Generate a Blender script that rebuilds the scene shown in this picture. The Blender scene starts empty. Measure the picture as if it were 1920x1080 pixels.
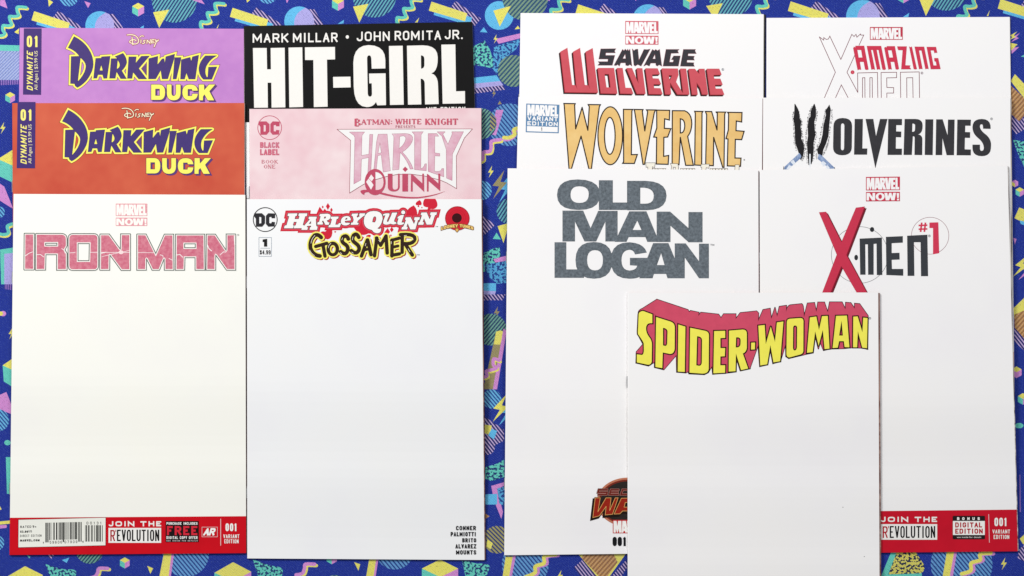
import bpy, bmesh, math, random
import numpy as np
from mathutils import Vector
from mathutils.geometry import delaunay_2d_cdt

sc = bpy.context.scene
COL = sc.collection

# ------------------------------------------------------------------ camera, world, lamps, exposure
H = 0.90                     # camera height above the cloth (m)
S = 0.382e-3                 # metres per photo pixel on the cloth (a 168 mm wide comic is 440 px)
cam_d = bpy.data.cameras.new("camera")
cam_d.sensor_width = 36.0
cam_d.lens = 36.0 * H / (1920 * S)
cam_d.clip_start = 0.05
cam_d.clip_end = 50.0
cam = bpy.data.objects.new("camera", cam_d)
cam.location = (0, 0, H)
COL.objects.link(cam)
sc.camera = cam

w = bpy.data.worlds.new("World")
sc.world = w
w.use_nodes = True
w.node_tree.nodes["Background"].inputs[0].default_value = (0.93, 0.96, 1.0, 1)
w.node_tree.nodes["Background"].inputs[1].default_value = 0.28


def area_lamp(name, loc, target, sx, sy, power, col):
    d = bpy.data.lights.new(name, 'AREA')
    d.shape = 'RECTANGLE'
    d.size, d.size_y = sx, sy
    d.energy = power
    d.color = col
    o = bpy.data.objects.new(name, d)
    o.location = loc
    o.rotation_euler = (Vector(target) - Vector(loc)).to_track_quat('-Z', 'Y').to_euler()
    COL.objects.link(o)


area_lamp("window_light", (-1.05, 1.2, 1.3), (0, 0.0, 0), 0.6, 0.5, 40.5, (1.0, 0.99, 0.965))
area_lamp("ceiling_light", (0.75, 1.05, 1.6), (0.05, 0.05, 0), 0.7, 0.7, 13.5, (0.985, 0.99, 1.0))

sc.view_settings.view_transform = 'Standard'
sc.view_settings.look = 'None'
sc.view_settings.gamma = 1.0
sc.view_settings.exposure = 0.0
sc.view_settings.use_curve_mapping = False
sc.render.engine = 'CYCLES'
sc.cycles.max_bounces = 6

# ------------------------------------------------------------------ materials
GAIN = 0.90
MATS = {}


def lin(hexcol, g=GAIN):
    h = hexcol.lstrip('#')
    out = []
    for i in (0, 2, 4):
        c = int(h[i:i + 2], 16) / 255
        out.append(g * (c / 12.92 if c <= 0.04045 else ((c + 0.055) / 1.055) ** 2.4))
    return (*out, 1.0)


class NT:
    def __init__(self, name):
        self.m = bpy.data.materials.new(name)
        self.m.use_nodes = True
        self.t = self.m.node_tree
        self.b = self.t.nodes["Principled BSDF"]
        self.tc = self.t.nodes.new("ShaderNodeTexCoord")

    def n(self, typ, **kw):
        o = self.t.nodes.new(typ)
        for k, v in kw.items():
            setattr(o, k, v)
        return o

    def l(self, a, b):
        self.t.links.new(a, b)

    def noise(self, scale, detail=3.0, rough=0.6, vec=None):
        o = self.n("ShaderNodeTexNoise")
        o.inputs['Scale'].default_value = scale
        o.inputs['Detail'].default_value = detail
        o.inputs['Roughness'].default_value = rough
        self.l(vec or self.tc.outputs['Object'], o.inputs['Vector'])
        return o.outputs['Fac']

    def ramp(self, fac, stops, interp='LINEAR'):
        o = self.n("ShaderNodeValToRGB")
        o.color_ramp.interpolation = interp
        e = o.color_ramp.elements
        while len(e) < len(stops):
            e.new(0.5)
        for k, (p, c) in zip(e, stops):
            k.position = p
            k.color = c
        self.l(fac, o.inputs[0])
        return o.outputs[0]

    def mix(self, fac, a, b, mode='MIX'):
        o = self.n("ShaderNodeMix", data_type='RGBA', blend_type=mode)
        for sock, v in ((o.inputs[0], fac), (o.inputs[6], a), (o.inputs[7], b)):
            if hasattr(v, 'is_linked'):
                self.l(v, sock)
            else:
                sock.default_value = v
        return o.outputs[2]

    def stripes(self, angle, period, duty, soft=0.12):
        """0/1 stripes across the object's XY plane; period in metres"""
        mp = self.n("ShaderNodeMapping")
        mp.inputs['Rotation'].default_value = (0, 0, math.radians(angle))
        self.l(self.tc.outputs['Object'], mp.inputs[0])
        sx = self.n("ShaderNodeSeparateXYZ")
        self.l(mp.outputs[0], sx.inputs[0])
        m1 = self.n("ShaderNodeMath", operation='MULTIPLY')
        m1.inputs[1].default_value = 1.0 / period
        self.l(sx.outputs[0], m1.inputs[0])
        m2 = self.n("ShaderNodeMath", operation='PINGPONG')
        m2.inputs[1].default_value = 0.5
        self.l(m1.outputs[0], m2.inputs[0])
        mr = self.n("ShaderNodeMapRange")
        mr.inputs[1].default_value = duty * 0.5 - soft * .5
        mr.inputs[2].default_value = duty * 0.5 + soft * .5
        self.l(m2.outputs[0], mr.inputs[0])
        return mr.outputs[0]

    def bump(self, h, strength, dist):
        o = self.n("ShaderNodeBump")
        o.inputs['Strength'].default_value = strength
        o.inputs['Distance'].default_value = dist
        self.l(h, o.inputs['Height'])
        self.l(o.outputs[0], self.b.inputs['Normal'])

    def done(self, col, rough=0.5, spec=0.35):
        if hasattr(col, 'is_linked'):
            self.l(col, self.b.inputs['Base Color'])
        else:
            self.b.inputs['Base Color'].default_value = col
        self.b.inputs['Roughness'].default_value = rough
        self.b.inputs['Specular IOR Level'].default_value = spec
        return self.m


def scl(c, k):
    return (min(1, c[0] * k), min(1, c[1] * k), min(1, c[2] * k), 1)


def ink(hexcol, mottle=0.06, scale=900.0, rough=0.42, to=None):
    """printed ink on coated paper: faint dot gain mottling"""
    key = ('ink', hexcol, mottle, scale, rough, to)
    if key not in MATS:
        t = NT("print_ink_" + hexcol.lstrip('#'))
        c = lin(hexcol)
        c2 = lin(to) if to else scl(c, 1 + mottle)
        f = t.noise(scale, 3.0, 0.7)
        col = t.ramp(f, [(0.30, scl(c, 1 - mottle)), (0.70, c2)])
        MATS[key] = t.done(col, rough, 0.15)
    return MATS[key]


def paper(hexcol, name="coated_paper"):
    key = ('paper', hexcol)
    if key not in MATS:
        t = NT(name)
        c = lin(hexcol)
        f = t.noise(9.0, 4.0, 0.55)
        col = t.ramp(f, [(0.25, (c[0] * .972, c[1] * .965, c[2] * .99, 1)), (0.5, c), (0.75, (c[0] * 1.01, c[1] * 1.005, c[2] * .985, 1))])
        h = t.noise(5.0, 2.0, 0.45)
        t.bump(h, 0.18, 0.004)
        MATS[key] = t.done(col, 0.5, 0.18)
    return MATS[key]


def pages(hexcol, hex2):
    key = ('pages', hexcol, hex2)
    if key not in MATS:
        t = NT("page_edges")
        sx = t.n("ShaderNodeSeparateXYZ")
        t.l(t.tc.outputs['Object'], sx.inputs[0])
        v = t.n("ShaderNodeCombineXYZ")
        for i, k in enumerate((25.0, 25.0, 9000.0)):
            m = t.n("ShaderNodeMath", operation='MULTIPLY')
            m.inputs[1].default_value = k
            t.l(sx.outputs[i], m.inputs[0])
            t.l(m.outputs[0], v.inputs[i])
        f = t.noise(1.0, 2.0, 0.6, v.outputs[0])
        MATS[key] = t.done(t.ramp(f, [(0.35, lin(hexcol)), (0.65, lin(hex2))]), 0.7, 0.2)
    return MATS[key]


def cloth(hexcol, hex2=None, kind='plain', angle=45.0, period=2.2, duty=0.5):
    """woven polyester print: twill ribs in the colour and in the height"""
    key = ('cloth', hexcol, hex2, kind, angle, period, duty)
    if key in MATS:
        return MATS[key]
    t = NT("printed_cloth")
    c = lin(hexcol)
    base = c
    if kind == 'hatch':
        base = t.mix(t.stripes(angle, period * 1e-3, duty), c, lin(hex2))
    elif kind == 'speckle':
        f = t.noise(560.0, 1.0, 0.4)
        base = t.mix(t.ramp(f, [(0.0, (0, 0, 0, 1)), (0.47, (1, 1, 1, 1))], 'CONSTANT'), lin(hex2), c)
    elif kind == 'fade':
        f = t.noise(60.0, 2.0)
        base = t.mix(t.ramp(f, [(0.4, (0, 0, 0, 1)), (0.6, (1, 1, 1, 1))]), c, lin(hex2))
    rib = t.stripes(35.0, 1.05e-3, 0.5, 0.5)
    rib2 = t.stripes(-52.0, 1.35e-3, 0.4, 0.5)
    both = t.n("ShaderNodeMath", operation='MULTIPLY')
    t.l(rib, both.inputs[0])
    t.l(rib2, both.inputs[1])
    light = t.mix(0.07, base, (0.42, 0.60, 0.85, 1))
    wov = t.mix(both.outputs[0], t.mix(0.18, base, (0.008, 0.01, 0.05, 1)), light)
    fleck = t.noise(1150.0, 2.0, 0.5)
    wov = t.mix(t.ramp(fleck, [(0.54, (0, 0, 0, 1)), (0.72, (0.14, 0.14, 0.14, 1))]), wov, (0.30, 0.46, 0.80, 1))
    dip = t.noise(900.0, 2.0, 0.5)
    wov = t.mix(t.ramp(dip, [(0.30, (0.34, 0.34, 0.34, 1)), (0.46, (0, 0, 0, 1))]), wov, (0.006, 0.01, 0.06, 1))
    wear = t.noise(14.0, 4.0, 0.6)
    col = t.mix(t.ramp(wear, [(0.3, (0, 0, 0, 1)), (0.75, (0.22, 0.22, 0.22, 1))]), wov, (0.008, 0.016, 0.13, 1))
    t.bump(both.outputs[0], 0.35, 0.0003)
    MATS[key] = t.done(col, 0.8, 0.15)
    return MATS[key]


def metal():
    if 'metal' not in MATS:
        t = NT("staple_wire")
        f = t.noise(400.0)
        t.b.inputs['Metallic'].default_value = 0.9
        MATS['metal'] = t.done(t.ramp(f, [(0.3, (0.42, 0.43, 0.45, 1)), (0.7, (0.62, 0.63, 0.65, 1))]), 0.35, 0.5)
    return MATS['metal']


# ------------------------------------------------------------------ flat shapes (photo pixel units, y down)
def P(s, q=4):
    """'x,y x,y *x,y ...' - a star marks a quadratic control point; returns a closed loop"""
    pts = []
    for tok in s.replace(')(', ' ').replace('(', ' ').replace(')', ' ').split():
        ctrl = tok.startswith('*')
        x, y = tok.lstrip('*').split(',')
        pts.append((float(x), float(y), ctrl))
    out = []
    n = len(pts)
    for i, (x, y, c) in enumerate(pts):
        if not c:
            out.append((x, y))
            continue
        px, py, pc = pts[i - 1]
        nx, ny, ncx = pts[(i + 1) % n]
        if pc:
            px, py = (px + x) / 2, (py + y) / 2
        if ncx:
            nx, ny = (nx + x) / 2, (ny + y) / 2
        for k in range(1, q + 1):
            u = k / (q + 1)
            out.append(((1 - u) ** 2 * px + 2 * u * (1 - u) * x + u * u * nx,
                        (1 - u) ** 2 * py + 2 * u * (1 - u) * y + u * u * ny))
        if ncx:
            out.append((nx, ny))
    return out


class Win:
    """a magnified view of the photo: x0, y0 and the magnification"""

    def __init__(self, x0, y0, s):
        self.x0, self.y0, self.s = x0, y0, s

    def m(self, loop):
        return [(self.x0 + x / self.s, self.y0 + y / self.s) for x, y in loop]

    def g(self, *strs):
        """one group: outer loop and holes (even-odd)"""
        return [self.m(P(s)) for s in strs]

    def gs(self, *items):
        """several letters; each item is a string or a tuple (outer, hole, ...)"""
        return [self.g(*(i if isinstance(i, tuple) else (i,))) for i in items]

    def pl(self, s):
        """open polyline"""
        pts = self.m(P(s))
        return pts

    def box(self, x0, y0, x1, y1):
        return (self.x0 + x0 / self.s, self.y0 + y0 / self.s, self.x0 + x1 / self.s, self.y0 + y1 / self.s)

    def rect(self, x0, y0, x1, y1):
        return [self.m([(x0, y0), (x1, y0), (x1, y1), (x0, y1)])]


def ell(cx, cy, rx, ry=None, n=28):
    ry = ry or rx
    return [(cx + rx * math.cos(2 * math.pi * k / n), cy + ry * math.sin(2 * math.pi * k / n)) for k in range(n)]


def ring(cx, cy, rx, ry, wd, n=40):
    return [ell(cx, cy, rx + wd / 2, ry + wd / 2, n), ell(cx, cy, rx - wd / 2, ry - wd / 2, n)]


def stroke(pts, wd, closed=False, cap=False, mitre=True):
    """a list of groups covering a pen stroke of width wd"""
    out = []
    r = wd / 2
    q = [p for i, p in enumerate(pts) if i == 0 or math.dist(p, pts[i - 1]) > 1e-6]
    if closed and len(q) > 1 and math.dist(q[0], q[-1]) < 1e-6:
        q.pop()
    n = len(q)
    if n < 2:
        return out
    segs = [(q[i], q[(i + 1) % n]) for i in range(n if closed else n - 1)]
    for (a, b) in segs:
        dx, dy = b[0] - a[0], b[1] - a[1]
        L = math.hypot(dx, dy)
        nx, ny = -dy / L * r, dx / L * r
        out.append([[(a[0] + nx, a[1] + ny), (b[0] + nx, b[1] + ny), (b[0] - nx, b[1] - ny), (a[0] - nx, a[1] - ny)]])
    joins = range(n) if closed else range(1, n - 1)
    for i in joins:
        a, v, b = q[i - 1], q[i], q[(i + 1) % n]
        d1 = (v[0] - a[0], v[1] - a[1])
        d2 = (b[0] - v[0], b[1] - v[1])
        l1, l2 = math.hypot(*d1), math.hypot(*d2)
        d1 = (d1[0] / l1, d1[1] / l1)
        d2 = (d2[0] / l2, d2[1] / l2)
        cr = d1[0] * d2[1] - d1[1] * d2[0]
        if abs(cr) < 1e-3:
            continue
        sg = -1 if cr > 0 else 1
        n1 = (-d1[1] * r * sg, d1[0] * r * sg)
        n2 = (-d2[1] * r * sg, d2[0] * r * sg)
        mx, my = n1[0] + n2[0], n1[1] + n2[1]
        mm = mx * mx + my * my
        loop = [v, (v[0] + n1[0], v[1] + n1[1])]
        k = 2 * r * r / mm if mm > 1e-9 else 99
        if mitre and k * math.sqrt(mm) < 2.4 * r:
            loop.append((v[0] + mx * k, v[1] + my * k))
        elif mm > 1e-9:
            k2 = r * 1.15 / math.sqrt(mm)
            loop.append((v[0] + mx * k2, v[1] + my * k2))
        loop.append((v[0] + n2[0], v[1] + n2[1]))
        out.append([loop])
    if cap:
        for e in (q[0], q[-1]):
            out.append([ell(e[0], e[1], r, r, 12)])
    return out


def grow(groups, d, mitre=True):
    """groups expanded by d"""
    out = list(groups)
    for g in groups:
        for lp in g:
            out += stroke(lp, 2 * d, True, mitre=mitre)
    return out


def edge(groups, wd):
    out = []
    for g in groups:
        for lp in g:
            out += stroke(lp, wd, True)
    return out


def shift(groups, dx, dy):
    return [[[(x + dx, y + dy) for x, y in lp] for lp in g] for g in groups]


def tmap(groups, f):
    return [[[f(x, y) for x, y in lp] for lp in g] for g in groups]


TXT = {}


def glyphs(s, bold):
    key = (s, bold)
    if key not in TXT:
        cu = bpy.data.curves.new("lettering", 'FONT')
        cu.body = s
        cu.offset = bold
        cu.fill_mode = 'NONE'
        cu.resolution_u = 3
        o = bpy.data.objects.new("lettering", cu)
        COL.objects.link(o)
        dg = bpy.context.evaluated_depsgraph_get()
        ev = o.evaluated_get(dg)
        me = ev.to_mesh()
        vs = [(v.co.x, v.co.y) for v in me.vertices]
        adj = {}
        for e in me.edges:
            a, b = e.vertices
            adj.setdefault(a, []).append(b)
            adj.setdefault(b, []).append(a)
        ev.to_mesh_clear()
        bpy.data.objects.remove(o)
        bpy.data.curves.remove(cu)
        seen, loops = set(), []
        for st in adj:
            if st in seen:
                continue
            lp, cur, prev = [], st, None
            while cur not in seen:
                seen.add(cur)
                lp.append(vs[cur])
                nx = [k for k in adj[cur] if k != prev and k not in seen]
                if not nx:
                    break
                prev, cur = cur, nx[0]
            if len(lp) > 2:
                loops.append(lp)
        xs = [p[0] for l in loops for p in l]
        ys = [p[1] for l in loops for p in l]
        TXT[key] = (loops, min(xs), max(xs), min(ys), max(ys))
    return TXT[key]


def text(s, box, bold=0.0, ital=0.0, rot=False, tilt=0.0):
    """lettering fitted to a pixel box; rot = reads upwards; tilt = drop in px over the width"""
    loops, x0, x1, y0, y1 = glyphs(s, bold)
    bx0, by0, bx1, by1 = box

    def f(x, y):
        u, v = (x - x0) / (x1 - x0), (y - y0) / (y1 - y0)
        if rot:
            X, Y = bx1 - v * (bx1 - bx0), by1 - (u + ital * (v - .5)) * (by1 - by0)
        else:
            X, Y = bx0 + u * (bx1 - bx0) + ital * (v - .5) * (by1 - by0), by1 - v * (by1 - by0) + tilt * u
        return (X, Y)
    return [[[f(*p) for p in lp] for lp in loops]]


def spaced(s, box, wd, bold=0.02, tilt=0.0):
    """letters set apart, each fitted to a cell of the box"""
    out = []
    n = len(s)
    step = (box[2] - box[0] - wd) / max(1, n - 1)
    for i, ch in enumerate(s):
        if ch == ' ':
            continue
        w_ = wd * (0.45 if ch in 'I1' else 1)
        x = box[0] + i * step + (wd - w_) / 2
        dy = tilt * i / n
        out += text(ch, (x, box[1] + dy, x + w_, box[3] + dy), bold)
    return out


# a slab-serif pen alphabet: strokes on a 0..1 cell (x right, y down), thick or thin
SERIF = {
    'A': ([('t', .08, 1, .5, 0), ('T', .5, 0, .92, 1), ('t', .25, .62, .75, .62)], [.08, .92], []),
    'B': ([('T', .2, 0, .2, 1), ('t', .2, .03, .6, .05), ('T', .7, .12, .7, .38), ('t', .2, .48, .7, .48), ('T', .8, .6, .8, .88), ('t', .2, .97, .7, .97)], [], []),
    'T': ([('T', .5, 0, .5, 1), ('t', .05, .04, .95, .04), ('t', .06, 0, .06, .22), ('t', .94, 0, .94, .22)], [.5], []),
    'M': ([('t', .12, 0, .12, 1), ('T', .12, 0, .5, .8), ('t', .5, .8, .88, 0), ('T', .86, 0, .88, 1)], [.12, .88], [.1, .9]),
    'N': ([('t', .14, 0, .14, 1), ('T', .14, 0, .86, 1), ('t', .86, 0, .86, 1)], [.14], [.12, .86]),
    'W': ([('T', .08, 0, .3, 1), ('t', .3, 1, .5, .15), ('T', .5, .15, .72, 1), ('t', .72, 1, .94, 0)], [], [.08, .5, .94]),
    'H': ([('T', .18, 0, .18, 1), ('T', .82, 0, .82, 1), ('t', .18, .5, .82, .5)], [.18, .82], [.18, .82]),
    'I': ([('T', .5, 0, .5, 1)], [.5], [.5]),
    'E': ([('T', .2, 0, .2, 1), ('t', .2, .04, .85, .04), ('t', .2, .5, .7, .5), ('t', .2, .96, .85, .96), ('t', .85, .04, .85, .22), ('t', .85, .78, .85, .96)], [], []),
    'K': ([('T', .2, 0, .2, 1), ('t', .25, .55, .85, 0), ('T', .4, .42, .88, 1)], [.2, .88], [.2, .85]),
    'G': ([('T', .18, .25, .18, .75), ('t', .18, .25, .45, .03), ('t', .45, .03, .85, .12), ('t', .18, .75, .5, .97), ('t', .5, .97, .84, .9), ('T', .84, .55, .84, .9), ('t', .6, .55, .95, .55)], [], []),
    'O': ([('T', .15, .3, .15, .7), ('T', .85, .3, .85, .7), ('t', .15, .3, .5, .03), ('t', .5, .03, .85, .3), ('t', .15, .7, .5, .97), ('t', .5, .97, .85, .7)], [], []),
    'P': ([('T', .2, 0, .2, 1), ('t', .2, .04, .7, .06), ('T', .78, .12, .78, .42), ('t', .2, .52, .7, .5)], [.2], []),
    'R': ([('T', .2, 0, .2, 1), ('t', .2, .04, .7, .06), ('T', .76, .12, .76, .40), ('t', .2, .50, .7, .48), ('T', .5, .5, .9, 1)], [.2, .9], []),
    'S': ([('t', .85, .2, .55, .03), ('t', .55, .03, .2, .15), ('T', .18, .2, .25, .4), ('T', .25, .4, .78, .6), ('T', .78, .6, .82, .8), ('t', .8, .85, .45, .97), ('t', .45, .97, .15, .8)], [], []),
    ':': ([('T', .5, .25, .5, .38), ('T', .5, .72, .5, .85)], [], []),
}


def serif(s, box, gap=0.12, k=1.0, wide=None):
    out = []
    wmap = {'I': .5, ':': .35, ' ': .45, 'M': 1.15, 'W': 1.25}
    ws = [wmap.get(c, .85) for c in s]
    tot = sum(ws) + gap * (len(s) - 1)
    u = (box[2] - box[0]) / tot
    h = box[3] - box[1]
    x = box[0]
    tk = {'T': min(u * .26, h * .24) * k, 't': min(u * .12, h * .11) * k}
    for c, w_ in zip(s, ws):
        if c != ' ':
            st, bot, top = SERIF[c]
            for (kd, ax, ay, bx, by) in st:
                out += stroke([(x + ax * w_ * u, box[1] + ay * h), (x + bx * w_ * u, box[1] + by * h)], tk[kd])
            for fx in bot:
                out += stroke([(x + fx * w_ * u - u * .16, box[3] - h * .03), (x + fx * w_ * u + u * .16, box[3] - h * .03)], h * .08)
            for fx in top:
                out += stroke([(x + fx * w_ * u - u * .16, box[1] + h * .03), (x + fx * w_ * u + u * .16, box[1] + h * .03)], h * .08)
        x += (w_ + gap) * u
    return out


# a plain sans pen alphabet on a 0..1 cell (y down); the pen width is set in pixels, so narrow lettering keeps even stems
PEN = {
    'A': ["0,1 .5,0 1,1", ".2,.66 .8,.66"], 'B': ["0,.48 0,1 .6,1 *1,1 1,.75 *1,.48 .6,.48 0,.48", "0,.48 0,0 .6,0 *.95,0 .95,.24 *.95,.48 .6,.48"],
    'C': ["1,.3 *1,0 .5,0 *0,0 0,.3 0,.7 *0,1 .5,1 *1,1 1,.7"], 'D': ["0,.5 0,0 .5,0 *1,0 1,.35 1,.65 *1,1 .5,1 0,1 0,.5"],
    'E': ["1,0 0,0 0,1 1,1", "0,.5 .86,.5"], 'F': ["1,0 0,0 0,1", "0,.5 .86,.5"], 'G': ["1,.3 *1,0 .5,0 *0,0 0,.3 0,.7 *0,1 .5,1 *1,1 1,.7 1,.54 .55,.54"],
    'H': ["0,0 0,1", "1,0 1,1", "0,.5 1,.5"], 'I': [".5,0 .5,1"], 'J': ["1,0 1,.7 *1,1 .5,1 *0,1 0,.7"], 'K': ["0,0 0,1", "1,0 .05,.58", ".32,.42 1,1"], 'L': ["0,0 0,1 1,1"],
    'M': ["0,1 0,0 .5,.75 1,0 1,1"], 'N': ["0,1 0,0 1,1 1,0"], 'O': ["0,.5 0,.3 *0,0 .5,0 *1,0 1,.3 1,.7 *1,1 .5,1 *0,1 0,.7 0,.5"],
    'P': ["0,1 0,0 .6,0 *1,0 1,.28 *1,.55 .6,.55 0,.55"], 'R': ["0,1 0,0 .6,0 *1,0 1,.26 *1,.52 .6,.52 0,.52", ".5,.52 1,1"],
    'S': ["1,.27 *1,0 .5,0 *0,0 0,.25 *0,.44 .5,.5 *1,.56 1,.75 *1,1 .5,1 *0,1 0,.73"], 'T': ["0,0 1,0", ".5,0 .5,1"], 'U': ["0,0 0,.7 *0,1 .5,1 *1,1 1,.7 1,0"],
    'V': ["0,0 .5,1 1,0"], 'W': ["0,0 .27,1 .5,.1 .73,1 1,0"], 'X': ["0,0 1,1", "1,0 0,1"], 'Y': ["0,0 .5,.56 1,0", ".5,.5 .5,1"], 'Z': ["0,0 1,0 0,1 1,1"],
    '1': [".0,.22 .6,0 .6,1"], '3': ["0,.22 *.02,0 .5,0 *1,0 1,.24 *1,.48 .45,.48", ".45,.48 *1,.48 1,.74 *1,1 .5,1 *0,1 0,.78"], '4': [".75,1 .75,0 0,.7 1,.7"],
    '5': ["1,0 .12,0 .06,.46 *.3,.38 .55,.38 *1,.4 1,.7 *1,1 .5,1 *.05,1 0,.8"], '6': ["1,.22 *.95,0 .5,0 *0,0 0,.4 0,.7 *0,1 .5,1 *1,1 1,.7 *1,.42 .5,.42 *0,.42 0,.65"], '7': ["0,0 1,0 .35,1"],
    '9': ["0,.78 *.05,1 .5,1 *1,1 1,.6 1,.3 *1,0 .5,0 *0,0 0,.3 *0,.58 .5,.58 *1,.58 1,.35"], '.': [".5,.93 .5,.96"], "'": [".5,0 .5,.25"], '|': [".5,-.05 .5,1.1"], '+': ["0,.62 1,.62", ".5,.3 .5,.95"], ':': [".5,.3 .5,.34", ".5,.85 .5,.89"]}
PEN['0'] = PEN['O']
PEN['$'] = PEN['S'] + [".5,-.1 .5,1.1"]
PENW = {'I': .2, 'M': .85, 'W': .95, '1': .36, '.': .04, 'J': .5, 'L': .5, 'E': .53, 'F': .5, ' ': .32, "'": .2, '|': .2, ':': .2, '4': .62, 'T': .6}


def pen(s, box, wt, gap=.26, ital=0.0, rot=False, tilt=0.0):
    """sans lettering in a pixel box, pen width wt px"""
    ws = [PENW.get(c, .6) for c in s]
    bw = box[3] - box[1] if rot else box[2] - box[0]
    bh = box[2] - box[0] if rot else box[3] - box[1]
    n = len(s)
    # cells: w*k inner width + wt, gaps gap*k
    k = (bw - n * wt) / max(.01, sum(ws) + gap * (n - 1))
    k = max(k, .05)
    gk = gap * k
    out, u = [], 0.0
    for c, w_ in zip(s, ws):
        if c != ' ':
            if c == '.':
                out.append([[(u, bh - wt), (u + wt * 1.05, bh - wt), (u + wt * 1.05, bh), (u, bh)]])
            for st in PEN[c] if c != '.' else []:
                pts = P(st, 3) if True else None
                toks = st.split()
                q = [(u + wt / 2 + x * w_ * k, wt / 2 + y * (bh - wt)) for x, y in pts]
                raw = pts
                for e, o in ((0, 1), (-1, -2)):
                    x, y = raw[e]
                    if x in (0, 1) or y in (0, 1):
                        dx, dy = q[e][0] - q[o][0], q[e][1] - q[o][1]
                        L = math.hypot(dx, dy) or 1
                        hor = abs(dx) > 3 * abs(dy)
                        ver = abs(dy) > abs(dx) * .8
                        if (ver and y in (0, 1)) or (hor and x in (0, 1)):
                            q[e] = (q[e][0] + dx / L * wt / 2, q[e][1] + dy / L * wt / 2)
                out += stroke(q, wt)
        u += w_ * k + wt + gk

    def f(x, y):
        if rot:
            return (box[0] + y, box[3] - x - ital * (bh / 2 - y))
        return (box[0] + x + ital * (bh / 2 - y), box[1] + y + tilt * x / bw)
    return tmap(out, f)


def inside(groups, C):
    """for each point of C: is it inside any group (even-odd within a group)"""
    res = np.zeros(len(C), bool)
    X, Y = C[:, 0], C[:, 1]
    for g in groups:
        allp = [p for lp in g for p in lp]
        x0 = min(p[0] for p in allp)
        x1 = max(p[0] for p in allp)
        y0 = min(p[1] for p in allp)
        y1 = max(p[1] for p in allp)
        idx = np.nonzero((X >= x0) & (X <= x1) & (Y >= y0) & (Y <= y1) & ~res)[0]
        if len(idx) == 0:
            continue
        px, py = X[idx], Y[idx]
        par = np.zeros(len(idx), bool)
        for lp in g:
            n = len(lp)
            for i in range(n):
                ax, ay = lp[i]
                bx, by = lp[(i + 1) % n]
                if ay == by:
                    continue
                c = (ay > py) != (by > py)
                par ^= c & (px < (bx - ax) * (py - ay) / (by - ay) + ax)
        res[idx[par]] = True
    return res


def planar(layers, cuts=()):
    """layers [(groups, material)], later ones printed on top -> verts, tris, material index per tri, materials"""
    V, E = [], []
    for groups, _ in layers:
        for g in groups:
            for lp in g:
                b = len(V)
                V += [Vector((round(p[0], 3), round(p[1], 3))) for p in lp]
                n = len(lp)
                E += [(b + i, b + (i + 1) % n) for i in range(n)]
    for a, b in cuts:
        k = len(V)
        V += [Vector(a), Vector(b)]
        E.append((k, k + 1))
    r = delaunay_2d_cdt(V, E, [], 0, 2e-3, False)
    v = np.array([(p[0], p[1]) for p in r[0]])
    f = np.array([t for t in r[2] if len(t) == 3])
    a, b, c = v[f[:, 0]], v[f[:, 1]], v[f[:, 2]]
    area = np.abs((b[:, 0] - a[:, 0]) * (c[:, 1] - a[:, 1]) - (b[:, 1] - a[:, 1]) * (c[:, 0] - a[:, 0]))
    f = f[area > 1e-6]
    C = (v[f[:, 0]] + v[f[:, 1]] + v[f[:, 2]]) / 3
    mi = np.full(len(f), -1)
    mats = []
    for groups, m in reversed(layers):
        todo = np.nonzero(mi < 0)[0]
        hit = todo[inside(groups, C[todo])]
        if m not in mats:
            mats.append(m)
        mi[hit] = mats.index(m)
    keep = mi >= 0
    if mats and None in mats:          # None = a stencil: leaves the paper bare
        keep &= mi != mats.index(None)
    f, mi = f[keep], mi[keep]
    a, b, c = v[f[:, 0]], v[f[:, 1]], v[f[:, 2]]
    ccw = (b[:, 0] - a[:, 0]) * (c[:, 1] - a[:, 1]) - (b[:, 1] - a[:, 1]) * (c[:, 0] - a[:, 0]) > 0
    f[ccw] = f[ccw][:, ::-1]           # y is down in the photo: flip so that normals point up
    used = np.unique(f)
    remap = np.full(len(v), -1)
    remap[used] = np.arange(len(used))
    return v[used], remap[f], mi, mats


def world(px, py, z):
    k = S * (H - z) / H
    return ((px - 960) * k, (540 - py) * k, z)


def link_mesh(name, verts, faces, mats, mi, parent=None, origin=(0, 0, 0), smooth=False):
    me = bpy.data.meshes.new(name)
    me.from_pydata([(x - origin[0], y - origin[1], z - origin[2]) for x, y, z in verts], [], faces)
    # materials
    remap = {}
    for i, m in enumerate(mats):
        if m is None:
            continue
        remap[i] = len(me.materials)
        me.materials.append(m)
    if mi is not None:
        me.polygons.foreach_set('material_index', [remap.get(int(i), 0) for i in mi])
    if smooth:
        me.polygons.foreach_set('use_smooth', [True] * len(me.polygons))
    me.update()
    o = bpy.data.objects.new(name, me)
    COL.objects.link(o)
    if parent:
        o.parent = parent
    else:
        o.location = origin
    return o


# ------------------------------------------------------------------ comic books
T = 0.0016      # thickness of one comic
LIFT = 0.00003  # printing sits this far above its cover
DROP = 150.0     # px over which a comic bends down past the end of one below


def sst(a, b, x):
    u = min(1, max(0, (x - a) / (b - a)))
    return u * u * (3 - 2 * u)


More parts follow.
